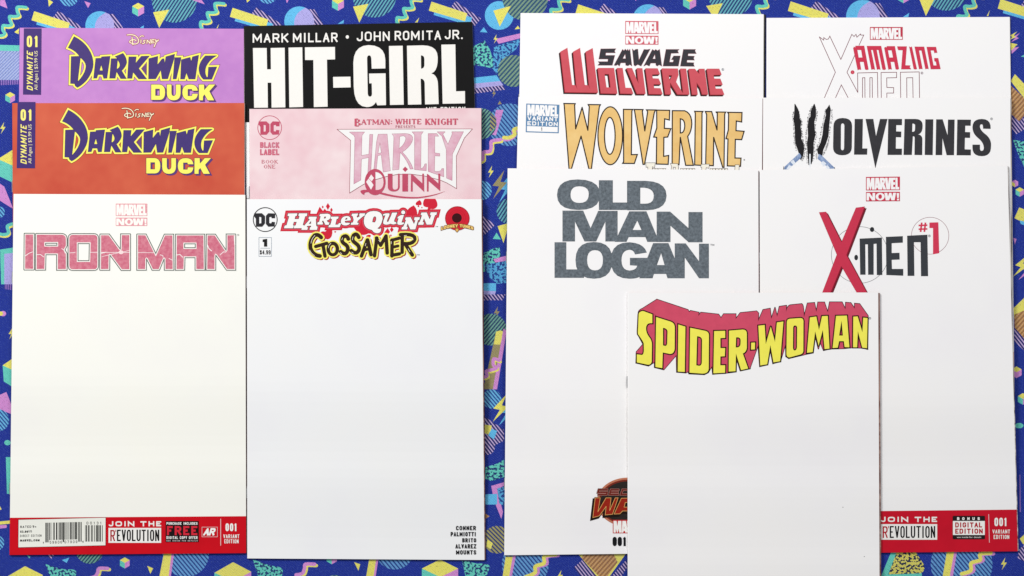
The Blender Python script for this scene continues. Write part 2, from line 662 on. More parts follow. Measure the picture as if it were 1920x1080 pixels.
class Comic:
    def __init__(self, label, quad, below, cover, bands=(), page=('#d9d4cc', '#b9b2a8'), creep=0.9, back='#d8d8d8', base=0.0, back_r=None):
        """quad TL TR BR BL in px; below = px rows where the comics underneath end; bands = (row y, material) from there downwards"""
        self.q = quad
        self.n_art = 0
        TL, TR, BR, BL = quad
        yt, yb = (TL[1] + TR[1]) / 2, (BL[1] + BR[1]) / 2
        self.yt, self.yb = yt, yb
        rows = set(np.linspace(0, 1, 9))
        for e in below:
            for k in range(9):
                rows.add((e + DROP * k / 8 - yt) / (yb - yt))
        for (y, _) in bands:
            rows.add((y - yt) / (yb - yt))
        rows = sorted(r for r in rows if 0 <= r <= 1)
        self.rows = [r for i, r in enumerate(rows) if i == 0 or r - rows[i - 1] > 1e-4]
        self.zb = [0.0002 + base + sum((T + 0.0003) * (1 - sst(e, e + DROP, yt + r * (yb - yt))) for e in below) for r in self.rows]
        cx, cy = (TL[0] + BR[0]) / 2, (TL[1] + BR[1]) / 2
        self.o = bpy.data.objects.new("comic_book", None)
        self.o.empty_display_size = 0.02
        wx = world(cx, cy, self.zb[0])
        self.org = wx
        self.o.location = wx
        self.o['label'] = label
        self.o['category'] = "comic book"
        self.o['group'] = "comic books laid out on the cloth"
        COL.objects.link(self.o)
        # back cover, pages, front cover
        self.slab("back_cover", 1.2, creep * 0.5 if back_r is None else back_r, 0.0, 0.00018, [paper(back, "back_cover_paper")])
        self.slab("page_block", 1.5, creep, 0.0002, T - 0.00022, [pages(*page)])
        mats = [cover]
        bm = []
        for (y, m) in bands:
            if m not in mats:
                mats.append(m)
        for i in range(len(self.rows) - 1):
            ym = yt + (self.rows[i] + self.rows[i + 1]) / 2 * (yb - yt)
            k = 0
            for (y, m) in bands:
                if ym > y:
                    k = mats.index(m)
            bm.append(k)
        prof = [(0.0, 0.0), (0.0, T - 0.0005), (0.35, T - 0.00025), (1.1, T - 0.00006), (2.4, T)]
        self.front = self.sheet("front_cover", prof, T - 0.00018, mats, bm)
        for fr in (0.215, 0.80):
            self.staple(fr)

    def row(self, r):
        TL, TR, BR, BL = self.q
        L = (TL[0] + r * (BL[0] - TL[0]), TL[1] + r * (BL[1] - TL[1]))
        R = (TR[0] + r * (BR[0] - TR[0]), TR[1] + r * (BR[1] - TR[1]))
        return L, R

    def cross(self, name, ptsf, mats, bm=None, inset=0.0):
        verts, faces, mi = [], [], []
        K = None
        n = len(self.rows)
        for i, r in enumerate(self.rows):
            if i == 0:
                r += inset
            if i == n - 1:
                r -= inset
            L, R = self.row(r)
            pts = ptsf(L, R, self.zb[i])
            K = len(pts)
            verts += [world(*p) for p in pts]
        for i in range(n - 1):
            for k in range(K):
                k2 = (k + 1) % K
                faces.append((i * K + k, i * K + k2, (i + 1) * K + k2, (i + 1) * K + k))
                mi.append(bm[i] if bm else 0)
        faces.append(tuple(range(K))[::-1])
        faces.append(tuple((n - 1) * K + k for k in range(K)))
        mi += [bm[0] if bm else 0, bm[-1] if bm else 0]
        # wind outwards: the first ring runs bottom-left, up, right, down
        faces = [f[::-1] for f in faces]
        o = link_mesh(name, verts, faces, mats, mi, self.o, self.org)
        bm_ = bmesh.new()
        bm_.from_mesh(o.data)
        bmesh.ops.recalc_face_normals(bm_, faces=bm_.faces)
        bm_.to_mesh(o.data)
        bm_.free()
        return o

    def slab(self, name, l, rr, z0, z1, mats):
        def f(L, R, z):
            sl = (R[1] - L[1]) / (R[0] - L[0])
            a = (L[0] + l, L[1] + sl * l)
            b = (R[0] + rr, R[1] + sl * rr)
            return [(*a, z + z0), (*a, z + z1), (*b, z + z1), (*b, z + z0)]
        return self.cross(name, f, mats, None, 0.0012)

    def sheet(self, name, prof, zlow, mats, bm):
        def f(L, R, z):
            sl = (R[1] - L[1]) / (R[0] - L[0])
            pts = [(L[0] + d, L[1] + sl * d, z + h) for d, h in prof]
            pts += [(*R, z + prof[-1][1]), (*R, z + zlow), (L[0] + 2.4, L[1] + sl * 2.4, z + zlow), (L[0] + .8, L[1] + sl * .8, z + 0.0004), (L[0] + .8, L[1] + sl * .8, z)]
            return pts
        return self.cross(name, f, mats, bm)

    def staple(self, fr):
        zt = float(np.interp(fr, self.rows, self.zb))
        L0, _ = self.row(fr)
        L1, _ = self.row(fr + 11.0 / (self.yb - self.yt))
        L2, _ = self.row(fr + 22.0 / (self.yb - self.yt))
        verts, faces = [], []
        path = [(L0, 0.6, 0.0008), (L0, -0.7, 0.0009), (L1, -0.95, 0.00095), (L2, -0.7, 0.0009), (L2, 0.6, 0.0008)]
        for (p, dx, dz) in path:
            c = Vector(world(p[0] + dx, p[1], zt + dz))
            for k in range(6):
                a = k * math.pi / 3
                verts.append(tuple(c + Vector((0.00032 * math.cos(a), 0, 0.0003 * math.sin(a)))))
        for i in range(len(path) - 1):
            for k in range(6):
                faces.append((i * 6 + k, i * 6 + (k + 1) % 6, i * 6 + 6 + (k + 1) % 6, i * 6 + 6 + k))
        faces += [tuple(range(6))[::-1], tuple(range(24, 30))]
        link_mesh("staple", verts, faces, [metal()], None, self.o, self.org)

    def z(self, px, py):
        TL, TR, BR, BL = self.q
        u = (px - TL[0]) / (TR[0] - TL[0])
        yt = TL[1] + u * (TR[1] - TL[1])
        yb = BL[1] + u * (BR[1] - BL[1])
        v = (py - yt) / (yb - yt)
        return float(np.interp(v, self.rows, self.zb)) + T + LIFT * self.n_art

    def art(self, name, layers, label=None):
        self.n_art += 1
        pts = [p for g, _ in layers for gr in g for lp in gr for p in lp]
        x0, x1 = min(p[0] for p in pts) - 1, max(p[0] for p in pts) + 1
        y0, y1 = min(p[1] for p in pts), max(p[1] for p in pts)
        cuts = []
        TL, TR, BR, BL = self.q
        for r in self.rows:
            e = []
            for x in (x0, x1):
                u = (x - TL[0]) / (TR[0] - TL[0])
                e.append((x, (1 - r) * (TL[1] + u * (TR[1] - TL[1])) + r * (BL[1] + u * (BR[1] - BL[1]))))
            if y0 < max(e[0][1], e[1][1]) and y1 > min(e[0][1], e[1][1]):
                cuts.append(e)
        v, f, mi, mats = planar(layers, cuts)
        o = link_mesh(name, [world(x, y, self.z(x, y)) for x, y in v], [tuple(int(i) for i in t) for t in f], mats, mi, self.front, self.org)
        if label:
            o['label'] = label
        return o

# ------------------------------------------------------------------ recurring printed badges
def quadmap(groups, q):
    """unit square -> pixel quad TL TR BR BL"""
    (ax, ay), (bx, by), (cx, cy), (dx, dy) = q
    return tmap(groups, lambda u, v: ((1 - v) * ((1 - u) * ax + u * bx) + v * ((1 - u) * dx + u * cx),
                                      (1 - v) * ((1 - u) * ay + u * by) + v * ((1 - u) * dy + u * cy)))


def bq(x0, y0, x1, y1, dy=0.0):
    return [(x0, y0), (x1, y0 + dy), (x1, y1 + dy), (x0, y1)]


_w = Win(0, 0, 1)
_m = _w.gs(
    "250,200 345,200 373,375 395,200 503,200 507,577 428,577 415,450 386,577 360,577 325,450 320,577 250,577",
    ("535,200 645,200 722,577 630,577 610,520 575,520 560,577 512,577", "590,370 603,445 578,445"),
    ("680,200 800,200 *862,220 852,300 *845,380 820,402 890,577 793,577 760,470 757,577 700,577", "765,275 785,280 *802,310 790,340 765,352"),
    "850,200 930,200 955,410 975,200 1052,200 1015,577 900,577 872,430",
    "1046,200 1185,200 1185,270 1120,270 1120,345 1180,345 1180,425 1120,425 1120,500 1185,500 1185,577 1046,577",
    "1193,200 1260,200 1265,500 1315,500 1315,580 1193,580")
BRAND = tmap(_m, lambda x, y: ((x - 225) / 1115, (y - 165) / 435))
_n = _w.gs(
    "245,695 345,695 440,830 440,695 525,695 525,935 425,935 325,790 325,935 245,935",
    "830,695 925,695 945,820 985,695 1060,695 1090,820 1115,695 1210,695 1165,935 1060,935 1025,830 985,935 875,935",
    "1230,705 1315,705 1300,865 1250,865", "1245,885 1310,885 1310,940 1245,940")
_n.append([ell(690, 814, 146, 124), ell(690, 814, 60, 74)])
NOW = tmap(_n, lambda x, y: ((x - 225) / 1115, (y - 660) / 305))
UNIT = [[[(0, 0), (1, 0), (1, 1), (0, 1)]]]


def brand_badge(c, q, col, white, q2=None):
    m = ink(col, 0.10)
    L = [(quadmap(UNIT, q), m)]
    if q2:
        L.append((quadmap(UNIT, q2), m))
    L.append((quadmap(BRAND, q), white))
    if q2:
        L.append((quadmap(NOW, q2), white))
    return c.art("publisher_badge", L)


def registered(c, x, y, r, col):
    c.art("trademark_symbol", [([ring(x, y, r, r, r * .4, 18)] + stroke([(x - r * .25, y + r * .5), (x - r * .25, y - r * .5), (x + r * .3, y - r * .2), (x - r * .2, y), (x + r * .3, y + r * .5)], r * .22), ink(col))])


PAPER_L = paper('f9f8f1', "warm_white_paper")
PAPER_B = paper('f4f4f5', "white_paper")
PAPER_R = paper('f9f7f7', "bright_white_paper")
WH = ink('f6f5f1', 0.02)
G = "comic books laid out on the cloth"

# ------------------------------------------------------------------ the comics
TP = T * 1.0
c_purple = Comic("purple comic book with jagged violet and yellow title, partly under the red comic",
                 [(37, 52), (457, 54), (458.5, 705), (30, 705)], [], ink('bd7fc8', 0.04, 40, to='c78bcd'), page=('#8a7a78', '#c9c0b6'))
c_red = Comic("red comic book with jagged violet and yellow title, between a purple and a white comic",
              [(22.8, 193.3), (458.2, 193), (458.5, 868), (27, 868)], [705], ink('c84e3b', 0.05, 22, to='d4664a'), page=('#a59a90', '#d9d2c6'))
c_iron = Comic("white comic book with mottled pink metal-plate title and red barcode strip along its bottom",
               [(25.5, 363.6), (459.8, 365.3), (461.5, 1037), (17.8, 1040.5)], [705, 868], PAPER_L,
               [(969.3, ink('cc0a1c', 0.05, 80))], page=('#3a2830', '#6d5a58'), creep=1.4, back='#241a1e', back_r=2.8)  # dark back cover juts out to paint the shade between the two stacks
c_black = Comic("black-topped comic book with huge white capital title, under the pale pink comic",
                [(457, 48.8), (885, 40.8), (905, 712), (466, 720)], [], ink('0b0a0b', 0.15, 300),
                [(225.5, PAPER_B)], page=('#26262a', '#4a4a4c'), creep=0.8)
c_pink = Comic("pale pink watercolour comic book with tall pink lettering in a white winged frame",
               [(467.5, 204.3), (902.3, 202.8), (902, 876), (472, 878)], [716], ink('f4e0e2', 0.03, 24, to='e7bfc7'), page=('#4a3a48', '#a08a90'))
c_goss = Comic("white comic book with slanted red-backed title above dripping black and yellow lettering",
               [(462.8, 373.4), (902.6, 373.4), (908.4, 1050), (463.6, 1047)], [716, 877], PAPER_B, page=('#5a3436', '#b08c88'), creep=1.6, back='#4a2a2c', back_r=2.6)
c_savage = Comic("white comic book with salmon red claw-cut title under a ragged black word",
                 [(976, 24.4), (1431.6, 26.6), (1428, 730), (966, 730)], [], PAPER_R, page=('#c8c4be', '#e4e0da'), back='#141316', back_r=4.4)  # near-black back cover widened; its colour stands in for shadow in the gap
c_gold = Comic("white comic book with tall gold black-edged title and a square blue badge",
               [(972, 181.8), (1429.8, 184), (1424, 892), (956, 890)], [730], PAPER_R, page=('#6a2c34', '#8a4a4a'))
c_grey = Comic("white comic book with speckled grey three-line title and a half-hidden round copper emblem",
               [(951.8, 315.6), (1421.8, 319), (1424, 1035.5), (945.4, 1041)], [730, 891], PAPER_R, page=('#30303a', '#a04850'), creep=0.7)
c_thin = Comic("white comic book with thin red outline lettering and a slanted solid red word",
               [(1437.2, 33.6), (1893, 31.8), (1901.5, 741), (1436, 746)], [], PAPER_R,
               [(662, ink('c8122a', 0.05, 80))], page=('#d8d4ce', '#efece6'), creep=0.7)
c_claw = Comic("white comic book with three torn black slashes starting its heavy black title",
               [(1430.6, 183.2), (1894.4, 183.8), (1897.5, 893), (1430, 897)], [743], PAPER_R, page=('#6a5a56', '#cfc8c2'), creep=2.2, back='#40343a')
c_cross = Comic("white comic book with tall red cross-shaped letter, thin circles and red strip along its bottom",
                [(1424.3, 318.6), (1889.3, 310.8), (1908.3, 1033.6), (1426, 1038.5)], [743, 895], PAPER_R,
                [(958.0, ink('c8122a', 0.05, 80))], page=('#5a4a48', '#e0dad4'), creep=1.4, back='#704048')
c_arch = Comic("white comic book with curved yellow block title on pink, lying across two other comics",
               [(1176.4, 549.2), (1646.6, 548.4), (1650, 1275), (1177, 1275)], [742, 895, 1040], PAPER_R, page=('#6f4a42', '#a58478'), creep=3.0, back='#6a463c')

# ---------- purple and red comics: the same printed design
w1, w2, w3 = Win(110, 55, 10), Win(260, 85, 10), Win(30, 45, 7.5)
DW = w1.gs(
    ("290,135 *470,225 560,370 *648,500 648,660 *640,800 530,945 *440,1050 350,1090 310,1058 300,1020 222,1015 235,510 392,505 *310,390 178,345",
     "408,530 *512,610 512,695 *505,830 355,988"),
    ("695,545 800,540 805,515 965,505 905,917 845,920 825,850 735,850 715,915 655,918", "800,660 830,775 765,775"),
    ("985,550 1105,548 1060,510 1205,450 *1275,530 1275,625 *1255,710 1180,775 1270,925 1165,925 1085,790 1060,918 955,918", "1105,570 *1165,650 1142,700 *1120,740 1088,745"),
    "1315,515 1455,515 1440,640 1550,505 1700,500 1500,735 1650,930 1500,930 1395,800 1375,920 1290,920")
DW += w2.gs(
    "190,250 360,205 350,370 440,255 475,250 490,350 510,215 675,165 660,260 545,628 440,630 415,460 320,628 185,630",
    "675,230 795,228 785,290 705,630 645,632",
    "800,270 965,225 985,310 1010,215 1125,185 1060,632 940,632 895,510 860,632 785,632",
    "1250,197 1460,195 *1330,260 1262,400 *1225,520 1280,605 1298,590 1310,410 1465,405 1370,637 1215,637 *1130,560 1130,430 *1140,310 1250,197")
DK = w2.gs(
    ("235,735 390,735 *495,745 495,880 *495,1022 390,1022 235,1022", "312,815 395,815 395,945 312,945"),
    "530,735 615,735 615,890 *620,948 655,950 *695,945 700,890 700,735 785,735 785,900 *780,1030 655,1030 *530,1030 530,900",
    "1108,850 1005,850 1000,820 920,820 920,950 1000,950 1005,910 1108,910 *1100,1030 965,1030 *820,1030 820,880 *820,735 965,735 *1095,735 1108,850",
    "1130,735 1225,735 1230,840 1320,735 1435,735 1325,860 1415,1030 1295,1030 1235,920 1205,960 1205,1030 1130,1030")
SCRIPT = [(w1.pl(s), k) for s, k in (
    ("1285,105 *1420,80 1480,160 *1530,250 1450,272 *1400,285 1330,240 *1330,200 1395,195 *1440,190 1450,215", 2.0), ("1375,145 1392,290", 2.0),
    ("1545,195 1540,255", 2.0), ("1520,150 *1550,105 1592,130", 1.8), ("1625,205 *1575,205 1600,230 *1640,255 1570,268", 1.8),
    ("1655,262 1660,200 1710,260 1722,190", 1.9), ("1792,190 1745,195 1742,256 1795,250", 1.8), ("1742,225 1785,222", 1.8),
    ("1812,190 *1810,232 1840,225 *1872,215 1870,195", 1.8), ("1842,205 1790,328", 2.0))]


def duck_print(c, f, line):
    yel, vio, blk = ink('f8f06c', 0.04), ink('453574', 0.08), ink('2a2038')
    lets = tmap(DW, f)
    tri = tmap(w1.gs("1640,650 1560,740 1640,860"), f)
    c.art("title_lettering", [(grow(lets, 4.3), ink(line)), (grow(lets, 3.5), yel), (grow(tri, 0.3), blk), (tri, ink('6a4682')),
                              (grow(lets, 0.45), blk), (lets, vio)])
    d = tmap(DK, f)
    c.art("subtitle_lettering", [(grow(shift(d, 3.0, 2.5), .8), ink('5b3b7b')), (shift(d, 1.5, 1.2), ink('5b3b7b')), (grow(d, 0.9), ink('4a2a4c')), (d, yel)])
    dark, light = [], []
    for pl, k in SCRIPT:
        pl = [f(*p) for p in pl]
        dark += stroke(pl, k + 1.7, cap=True)
        light += stroke(pl, k * .72, cap=True)
    c.art("studio_signature", [(dark, ink('a8605a' if line != '7a2222' else '8a3030')), (light, ink('fbf3cf'))])
    yy = ink('f6ea7c', .04)
    c.art("spine_label", [(tmap([w3.m([(110, 50)] + [(362, 50), (352, 995), (98, 992)])] and [[w3.m([(110, 62), (360, 62), (352, 995), (98, 992)])]], f), ink('432f72', .08)),
                          (tmap(pen("01", w3.box(152, 165, 312, 325), 4.0, .4), f), yy),
                          (tmap(pen("DYNAMITE", w3.box(152, 385, 236, 925), 2.0, .25, ital=.3, rot=True), f), yy),
                          (tmap(text("All Ages | $3.99 US", w3.box(258, 378, 318, 928), .03, rot=True), f), ink('efe6b0'))])


duck_print(c_purple, lambda x, y: (x, y), '6a2440')
duck_print(c_red, lambda x, y: (1.0106 * x - 12.2, y + 137.9), '7a2222')

# ---------- white comic with the metal-plate title
wa, wb = Win(30, 370, 7.2), Win(240, 370, 7.2)
IR = wa.gs(
    "115,485 245,485 248,490 248,978 243,982 111,982 106,977 110,490",
    ("270,487 600,487 *690,487 690,560 690,655 662,710 690,755 690,985 548,985 548,775 405,775 400,983 266,985 262,980 265,492", "400,620 552,620 552,647 400,647"),
    ("770,490 1050,490 *1115,490 1117,560 1115,920 *1115,988 1050,988 770,988 *703,988 703,920 703,560 *703,490 770,490", "838,625 990,625 985,855 838,855"),
    "1137,495 1260,495 1408,700 1412,493 1542,493 1547,498 1547,983 1542,988 1420,988 1268,780 1265,985 1135,985 1130,980 1132,500")
IR += wb.gs(
    "123,495 245,495 375,758 490,497 617,497 620,985 490,985 488,830 425,985 325,985 250,830 248,985 118,985 118,500",
    ("642,497 1035,497 1040,985 905,985 905,815 770,815 765,985 638,985", "765,628 908,628 908,680 765,680"),
    "1057,497 1180,497 1325,715 1325,495 1450,495 1455,500 1455,985 1330,985 1185,780 1185,985 1053,985")
crack = []
for W_, s, k in ((wa, "125,790 175,755 225,735", 1.2), (wa, "275,775 330,772 375,805", 1.2), (wa, "615,690 650,715 665,760", 1.0), (wa, "725,750 800,745", 1.0),
                 (wa, "1000,742 1560,744", .9), (wa, "1150,755 1220,740", 1.4), (wa, "1160,800 1410,742", .8), (wa, "1420,742 1550,712", .8), (wb, "115,745 370,748", .8),
                 (wb, "430,775 470,785 475,815", 1.0), (wb, "550,825 600,848", 1.0), (wb, "650,780 700,770 740,810", 1.3), (wb, "1070,640 1090,690 1130,725", 1.6),
                 (wb, "1240,780 1290,735 1325,740", 1.2), (wb, "1432,520 1440,640", 1.2)):
    crack += stroke(W_.pl(s), k)
flare = [[ell(30 + 1418 / 7.2, 370 + 742 / 7.2, 4.6, 3.6, 16)]]
c_iron.art("title_lettering", [(IR, ink('e0909f', .05, 420, to='c9607a')), (crack, ink('f6eeec')), (flare, ink('f6dcdc')), (edge(IR, 4.6), PAPER_L), (edge(IR, 1.75), ink('666c66', .25, 700))])
brand_badge(c_iron, bq(217, 381.7, 276.2, 405), 'e6a0a8', PAPER_L, bq(217, 408, 276.2, 423.7))
registered(c_iron, 446.6, 440.4, 1.6, 'a9aca8')
wc, wd_ = Win(30, 960, 9.143), Win(190, 960, 6.957)
BK, RED = ink('141214', .1), ink('cc0a1c', .05, 80)
lay = [(wc.gs("38,128 1540,92 1538,576 36,612"), ink('5a0a14')), (wc.gs("45,135 1535,98 1533,570 42,605"), ink('efefe6', .02))]
bars, gbars = [], []
tl = lambda x: -22.0 * (x - 503) / 1000
for x, wd0, g in ((503, 24, 1), (534, 14, 0), (556, 9, 0), (572, 18, 0), (610, 7, 1), (640, 24, 1), (686, 24, 0), (730, 12, 0), (747, 22, 1), (778, 18, 0), (800, 26, 1), (832, 16, 0), (866, 16, 1), (900, 12, 1),
                  (926, 18, 0), (948, 12, 1), (970, 17, 0), (1000, 10, 1), (1014, 20, 0), (1036, 15, 1), (1068, 18, 0), (1090, 8, 1), (1108, 18, 1)):
    y1 = 522 if x < 560 or 800 <= x < 815 or x > 1060 else 482
    (gbars if g else bars).append(wc.rect(x, 184 + tl(x), x + wd0, y1 + tl(x)))
for x, wd0, g in ((1184, 9, 1), (1200, 20, 1), (1235, 17, 0), (1258, 8, 1), (1286, 14, 0), (1306, 12, 1), (1338, 12, 0), (1368, 18, 1), (1390, 18, 0), (1414, 14, 1), (1434, 22, 1), (1474, 12, 0)):
    (gbars if g else bars).append(wc.rect(x, 226, x + wd0, 508))
lay += [(gbars, ink('40423e')), (bars, BK),
        (pen("RATED", wc.box(72, 236, 262, 276), .9, tilt=-.5), BK), (pen("T+", wc.box(282, 232, 348, 272), 1.5), BK),
        (pen("$3.99", wc.box(72, 318, 205, 357), 1.3), BK), (pen("US", wc.box(212, 312, 272, 350), .8), BK),
        (pen("DIRECT EDITION", wc.box(70, 390, 438, 430), .75, tilt=-.7), ink('3a3a3a')), (pen("MARVEL.COM", wc.box(70, 470, 405, 508), 1.35, tilt=-.5), BK),
        (pen("7", wc.box(458, 512, 480, 548), .9), BK), (pen("59606", wc.box(577, 496, 790, 545), .8, .5, tilt=-.5), BK),
        (pen("07909", wc.box(832, 490, 1052, 538), .8, .5, tilt=-.5), BK), (pen("4", wc.box(1135, 490, 1160, 528), .9), BK), (pen("00131", wc.box(1208, 166, 1465, 214), .85, .7), BK)]
c_iron.art("barcode_box", lay)


def slogan(c, W_, jx0, jy0, jx1, jy1, bx, by0, bx1, by1, dk):
    wht, red, blk = ink('f3f0ec', .02), ink(dk), ink('121012')
    h = by1 - by0
    wd0 = bx1 - bx
    g = []
    for ch, a, b in (("J", 0, .09), ("O", .13, .255), ("I", .30, .325), ("N", .365, .49), ("T", .605, .72), ("H", .76, .87), ("E", .905, 1.0)):
        g += pen(ch, W_.box(jx0 + a * (jx1 - jx0), jy0, jx0 + b * (jx1 - jx0), jy1), 2.5)
    c.art("slogan_print", [(g, wht), ([W_.rect(bx, by0, bx1, by1)], wht),
                           (pen("R", W_.box(bx + .035 * wd0, by0 + .14 * h, bx + .125 * wd0, by1 - .11 * h), 2.6), red),
                           (pen("'", W_.box(bx + .128 * wd0, by0 + .12 * h, bx + .15 * wd0, by0 + .7 * h), 1.5), red),
                           (pen("EVOLUTION", W_.box(bx + .16 * wd0, by0 + .12 * h, bx1 - .035 * wd0, by1 - .11 * h), 2.7, .2), blk)])


slogan(c_iron, wd_, 95, 120, 780, 187, 93, 207, 780, 402, 'a81020')
c_iron.art("offer_box", [([wd_.rect(838, 118, 1270, 392)], ink('1a1012')), (pen("PURCHASE INCLUDES", wd_.box(850, 133, 1255, 166), 1.0, .25), WH),
                         (pen("FREE", wd_.box(855, 183, 1252, 302), 3.9, .25), ink('d4283a')), (pen("DIGITAL COPY OFFER", wd_.box(850, 316, 1255, 352), 1.0, .25), WH),
                         (pen("SEE INSIDE FOR DETAILS", wd_.box(850, 366, 1255, 384), .65, .5), ink('c8b8b8'))])
c_iron.art("scan_badge", [(edge([wd_.rect(1313, 197, 1514, 324)], .75), ink('f0c8c8')), (pen("AR", wd_.box(1340, 210, 1485, 306), 3.4, .0, ital=.3), WH)])
c_iron.art("issue_number", [(wd_.gs("1553,88 1561,88 1561,437 1553,437"), ink('f0d0d0')), (pen("001", wd_.box(1620, 148, 1768, 250), 2.7, .3), WH),
                            (pen("VARIANT", wd_.box(1592, 292, 1800, 343), 1.1), WH), (pen("EDITION", wd_.box(1605, 357, 1790, 408), 1.1), WH)])

# ---------- black-topped comic
wh = Win(440, 0, 4)
HG = wh.gs(
    "137,360 240,360 243,520 272,520 270,360 375,358 380,805 277,807 275,620 247,620 249,807 146,808",
    "404,357 507,355 513,802 410,805", "527,355 752,352 753,445 692,447 697,800 594,803 590,450 528,450", "738,577 868,575 870,655 740,658",
    "1130,513 1028,515 1025,440 *1022,415 1010,415 *993,415 993,440 998,700 *1000,725 1015,725 *1030,725 1030,700 1028,625 1010,625 1008,552 1132,550 1135,788 1070,790 1060,765 *1040,803 990,803 *897,800 893,650 890,470 *892,342 1005,338 *1128,340 1130,450",
    "1157,345 1260,343 1268,785 1165,787",
    ("1292,343 1410,340 *1522,340 1523,430 *1525,535 1475,550 *1525,565 1525,640 1530,780 1428,783 1425,620 *1420,590 1395,590 1400,783 1300,785", "1397,415 *1423,415 1423,445 1423,490 *1420,515 1398,515"),
    "1550,335 1655,333 1660,685 1727,683 1728,775 1560,778")
HWH = ink('f2efea', .02)
c_black.art("title_lettering", [(HG, HWH)])
nm = []
for s, b, t in (("MARK", (135, 252, 402, 320), -.6), ("MILLAR", (437, 248, 772, 318), -.8), ("JOHN", (915, 238, 1163, 309), -.6), ("ROMITA", (1200, 232, 1547, 302), -.9), ("JR.", (1575, 225, 1712, 294), -.4)):
    nm += pen(s, wh.box(*b), 2.85, .22, tilt=t)
nm.append([wh.m(ell(845, 277, 12, 13, 16))])
c_black.art("author_names", [(nm, HWH)])
c_black.art("edition_line", [(pen("ANT EDITION", wh.box(1428, 804, 1730, 846), 1.9, tilt=-.8), HWH)])

# ---------- pale pink comic
wp, wq, wr = Win(640, 210, 8), Win(640, 290, 8), Win(470, 205, 8)
PK = ink('cf5c76', .15, 150, to='bd4460')
LP = ink('e8c6d2', .05, 90, to='d699b0')
DCL = wr.gs(("118,182 235,180 282,222 282,332 240,382 145,382 145,265 118,225", "195,233 226,240 226,330 195,335"),
            "330,180 437,184 432,255 382,255 375,233 346,240 346,328 375,332 385,308 432,313 425,378 330,382 295,342 295,220")
c_pink.art("publisher_badge", [([ring(470 + 285 / 8, 205 + 275 / 8, 22.3, 22.3, 1.3)], PK), (DCL, PK)])
c_pink.art("imprint_lettering", [(pen("BLACK", wr.box(140, 492, 430, 580), 2.9, .1), ink('dd8a9c', .2, 160, to='cf5c76')), (pen("LABEL", wr.box(140, 597, 430, 688), 2.9, .1), ink('d9798d', .2, 160, to='cf5c76'))])
c_pink.art("issue_number", [(serif("BOOK", wr.box(160, 758, 408, 812)) + serif("ONE", wr.box(197, 830, 372, 888)), ink('c97a86'))])
frame = [[(631.9, 242.5), (885.8, 241.7), (870.6, 258.9), (855.6, 292.5), (856, 353.7), (838, 343), (825, 337.5), (796, 329.8), (770, 326.3), (746, 326.7), (724, 331), (705, 336.5), (682.5, 345), (655.4, 361.9), (657.5, 263.1), (640, 248.8)]]
HQ = wp.gs(
    "125,302 345,302 308,350 300,655 415,635 428,338 470,338 440,905 400,905 412,680 300,705 290,1020 190,1075 205,380 190,350",
    ("555,335 685,333 733,880 630,900 600,640 545,655 520,880 488,880 530,450", "580,450 602,612 547,625"),
    ("765,330 960,325 *1085,330 1067,420 *1040,520 910,600 *1030,720 1075,852 1035,855 *980,700 880,600 862,860 772,870 790,370", "875,365 930,355 *985,370 962,430 *930,510 865,550"),
    "1065,300 1225,298 1195,340 1190,855 *1240,840 1255,780 1275,778 1272,880 1100,862 1100,340",
    "1305,325 1430,325 1455,362 1400,360 1400,615 1475,625 1475,660 1400,655 1395,890 *1500,910 1510,850 1533,850 1535,970 1305,890",
    "1440,298 1555,298 1520,330 1600,490 1665,330 1660,298 1830,298 1665,630 1660,1025 1580,990 1575,560 1510,360")
QU = wq.gs(
    "697,285 768,285 768,490 *775,525 805,525 *850,520 850,480 850,285 875,285 875,490 *860,552 790,552 *705,552 697,490",
    "915,285 1000,285 1000,552 915,552", "958,178 1000,218 958,260 918,218",
    "1045,285 1075,300 1215,430 1213,285 1240,285 1243,560 1070,395 1070,552 1042,552",
    "1283,285 1310,300 1455,430 1453,285 1485,285 1483,548 1310,395 1308,552 1283,552",
    "285,545 *320,512 440,535 *600,560 700,590 *900,640 1150,635 *1400,610 1560,545 *1420,625 1150,655 *900,665 650,608 *500,565 400,562 *335,560 345,605 *290,585 285,545")
QU.append([wq.m(ell(507, 410, 157, 197, 36)), wq.m(P("512,258 *632,275 634,415 *630,540 512,530"))])
QD = wq.gs("447,297 490,350 455,400 412,352", "410,358 452,408 483,455 445,525 372,408")
LINE = ink('9a4a58')
c_pink.art("title_frame", [([frame], ink('f1efee', .02)), (edge([frame], .95), LINE), (grow(HQ, .6), ink('a05c6e')), (HQ, LP)])
c_pink.art("title_lettering", [(QU, PK), (QD, ink('f3e9ea'))])
c_pink.art("series_line", [(serif("B", wp.box(195, 100, 290, 212), k=1.2) + serif("ATMAN:", wp.box(298, 112, 765, 188), .1, 1.1) + serif("WHITE", wp.box(812, 104, 1205, 182), .1, 1.15)
                            + serif("KNIGHT", wp.box(1255, 100, 1750, 190), .1, 1.15), ink('c8566c', .1)), (serif("PRESENTS", wp.box(812, 200, 1112, 237), .18), ink('b96a78'))])

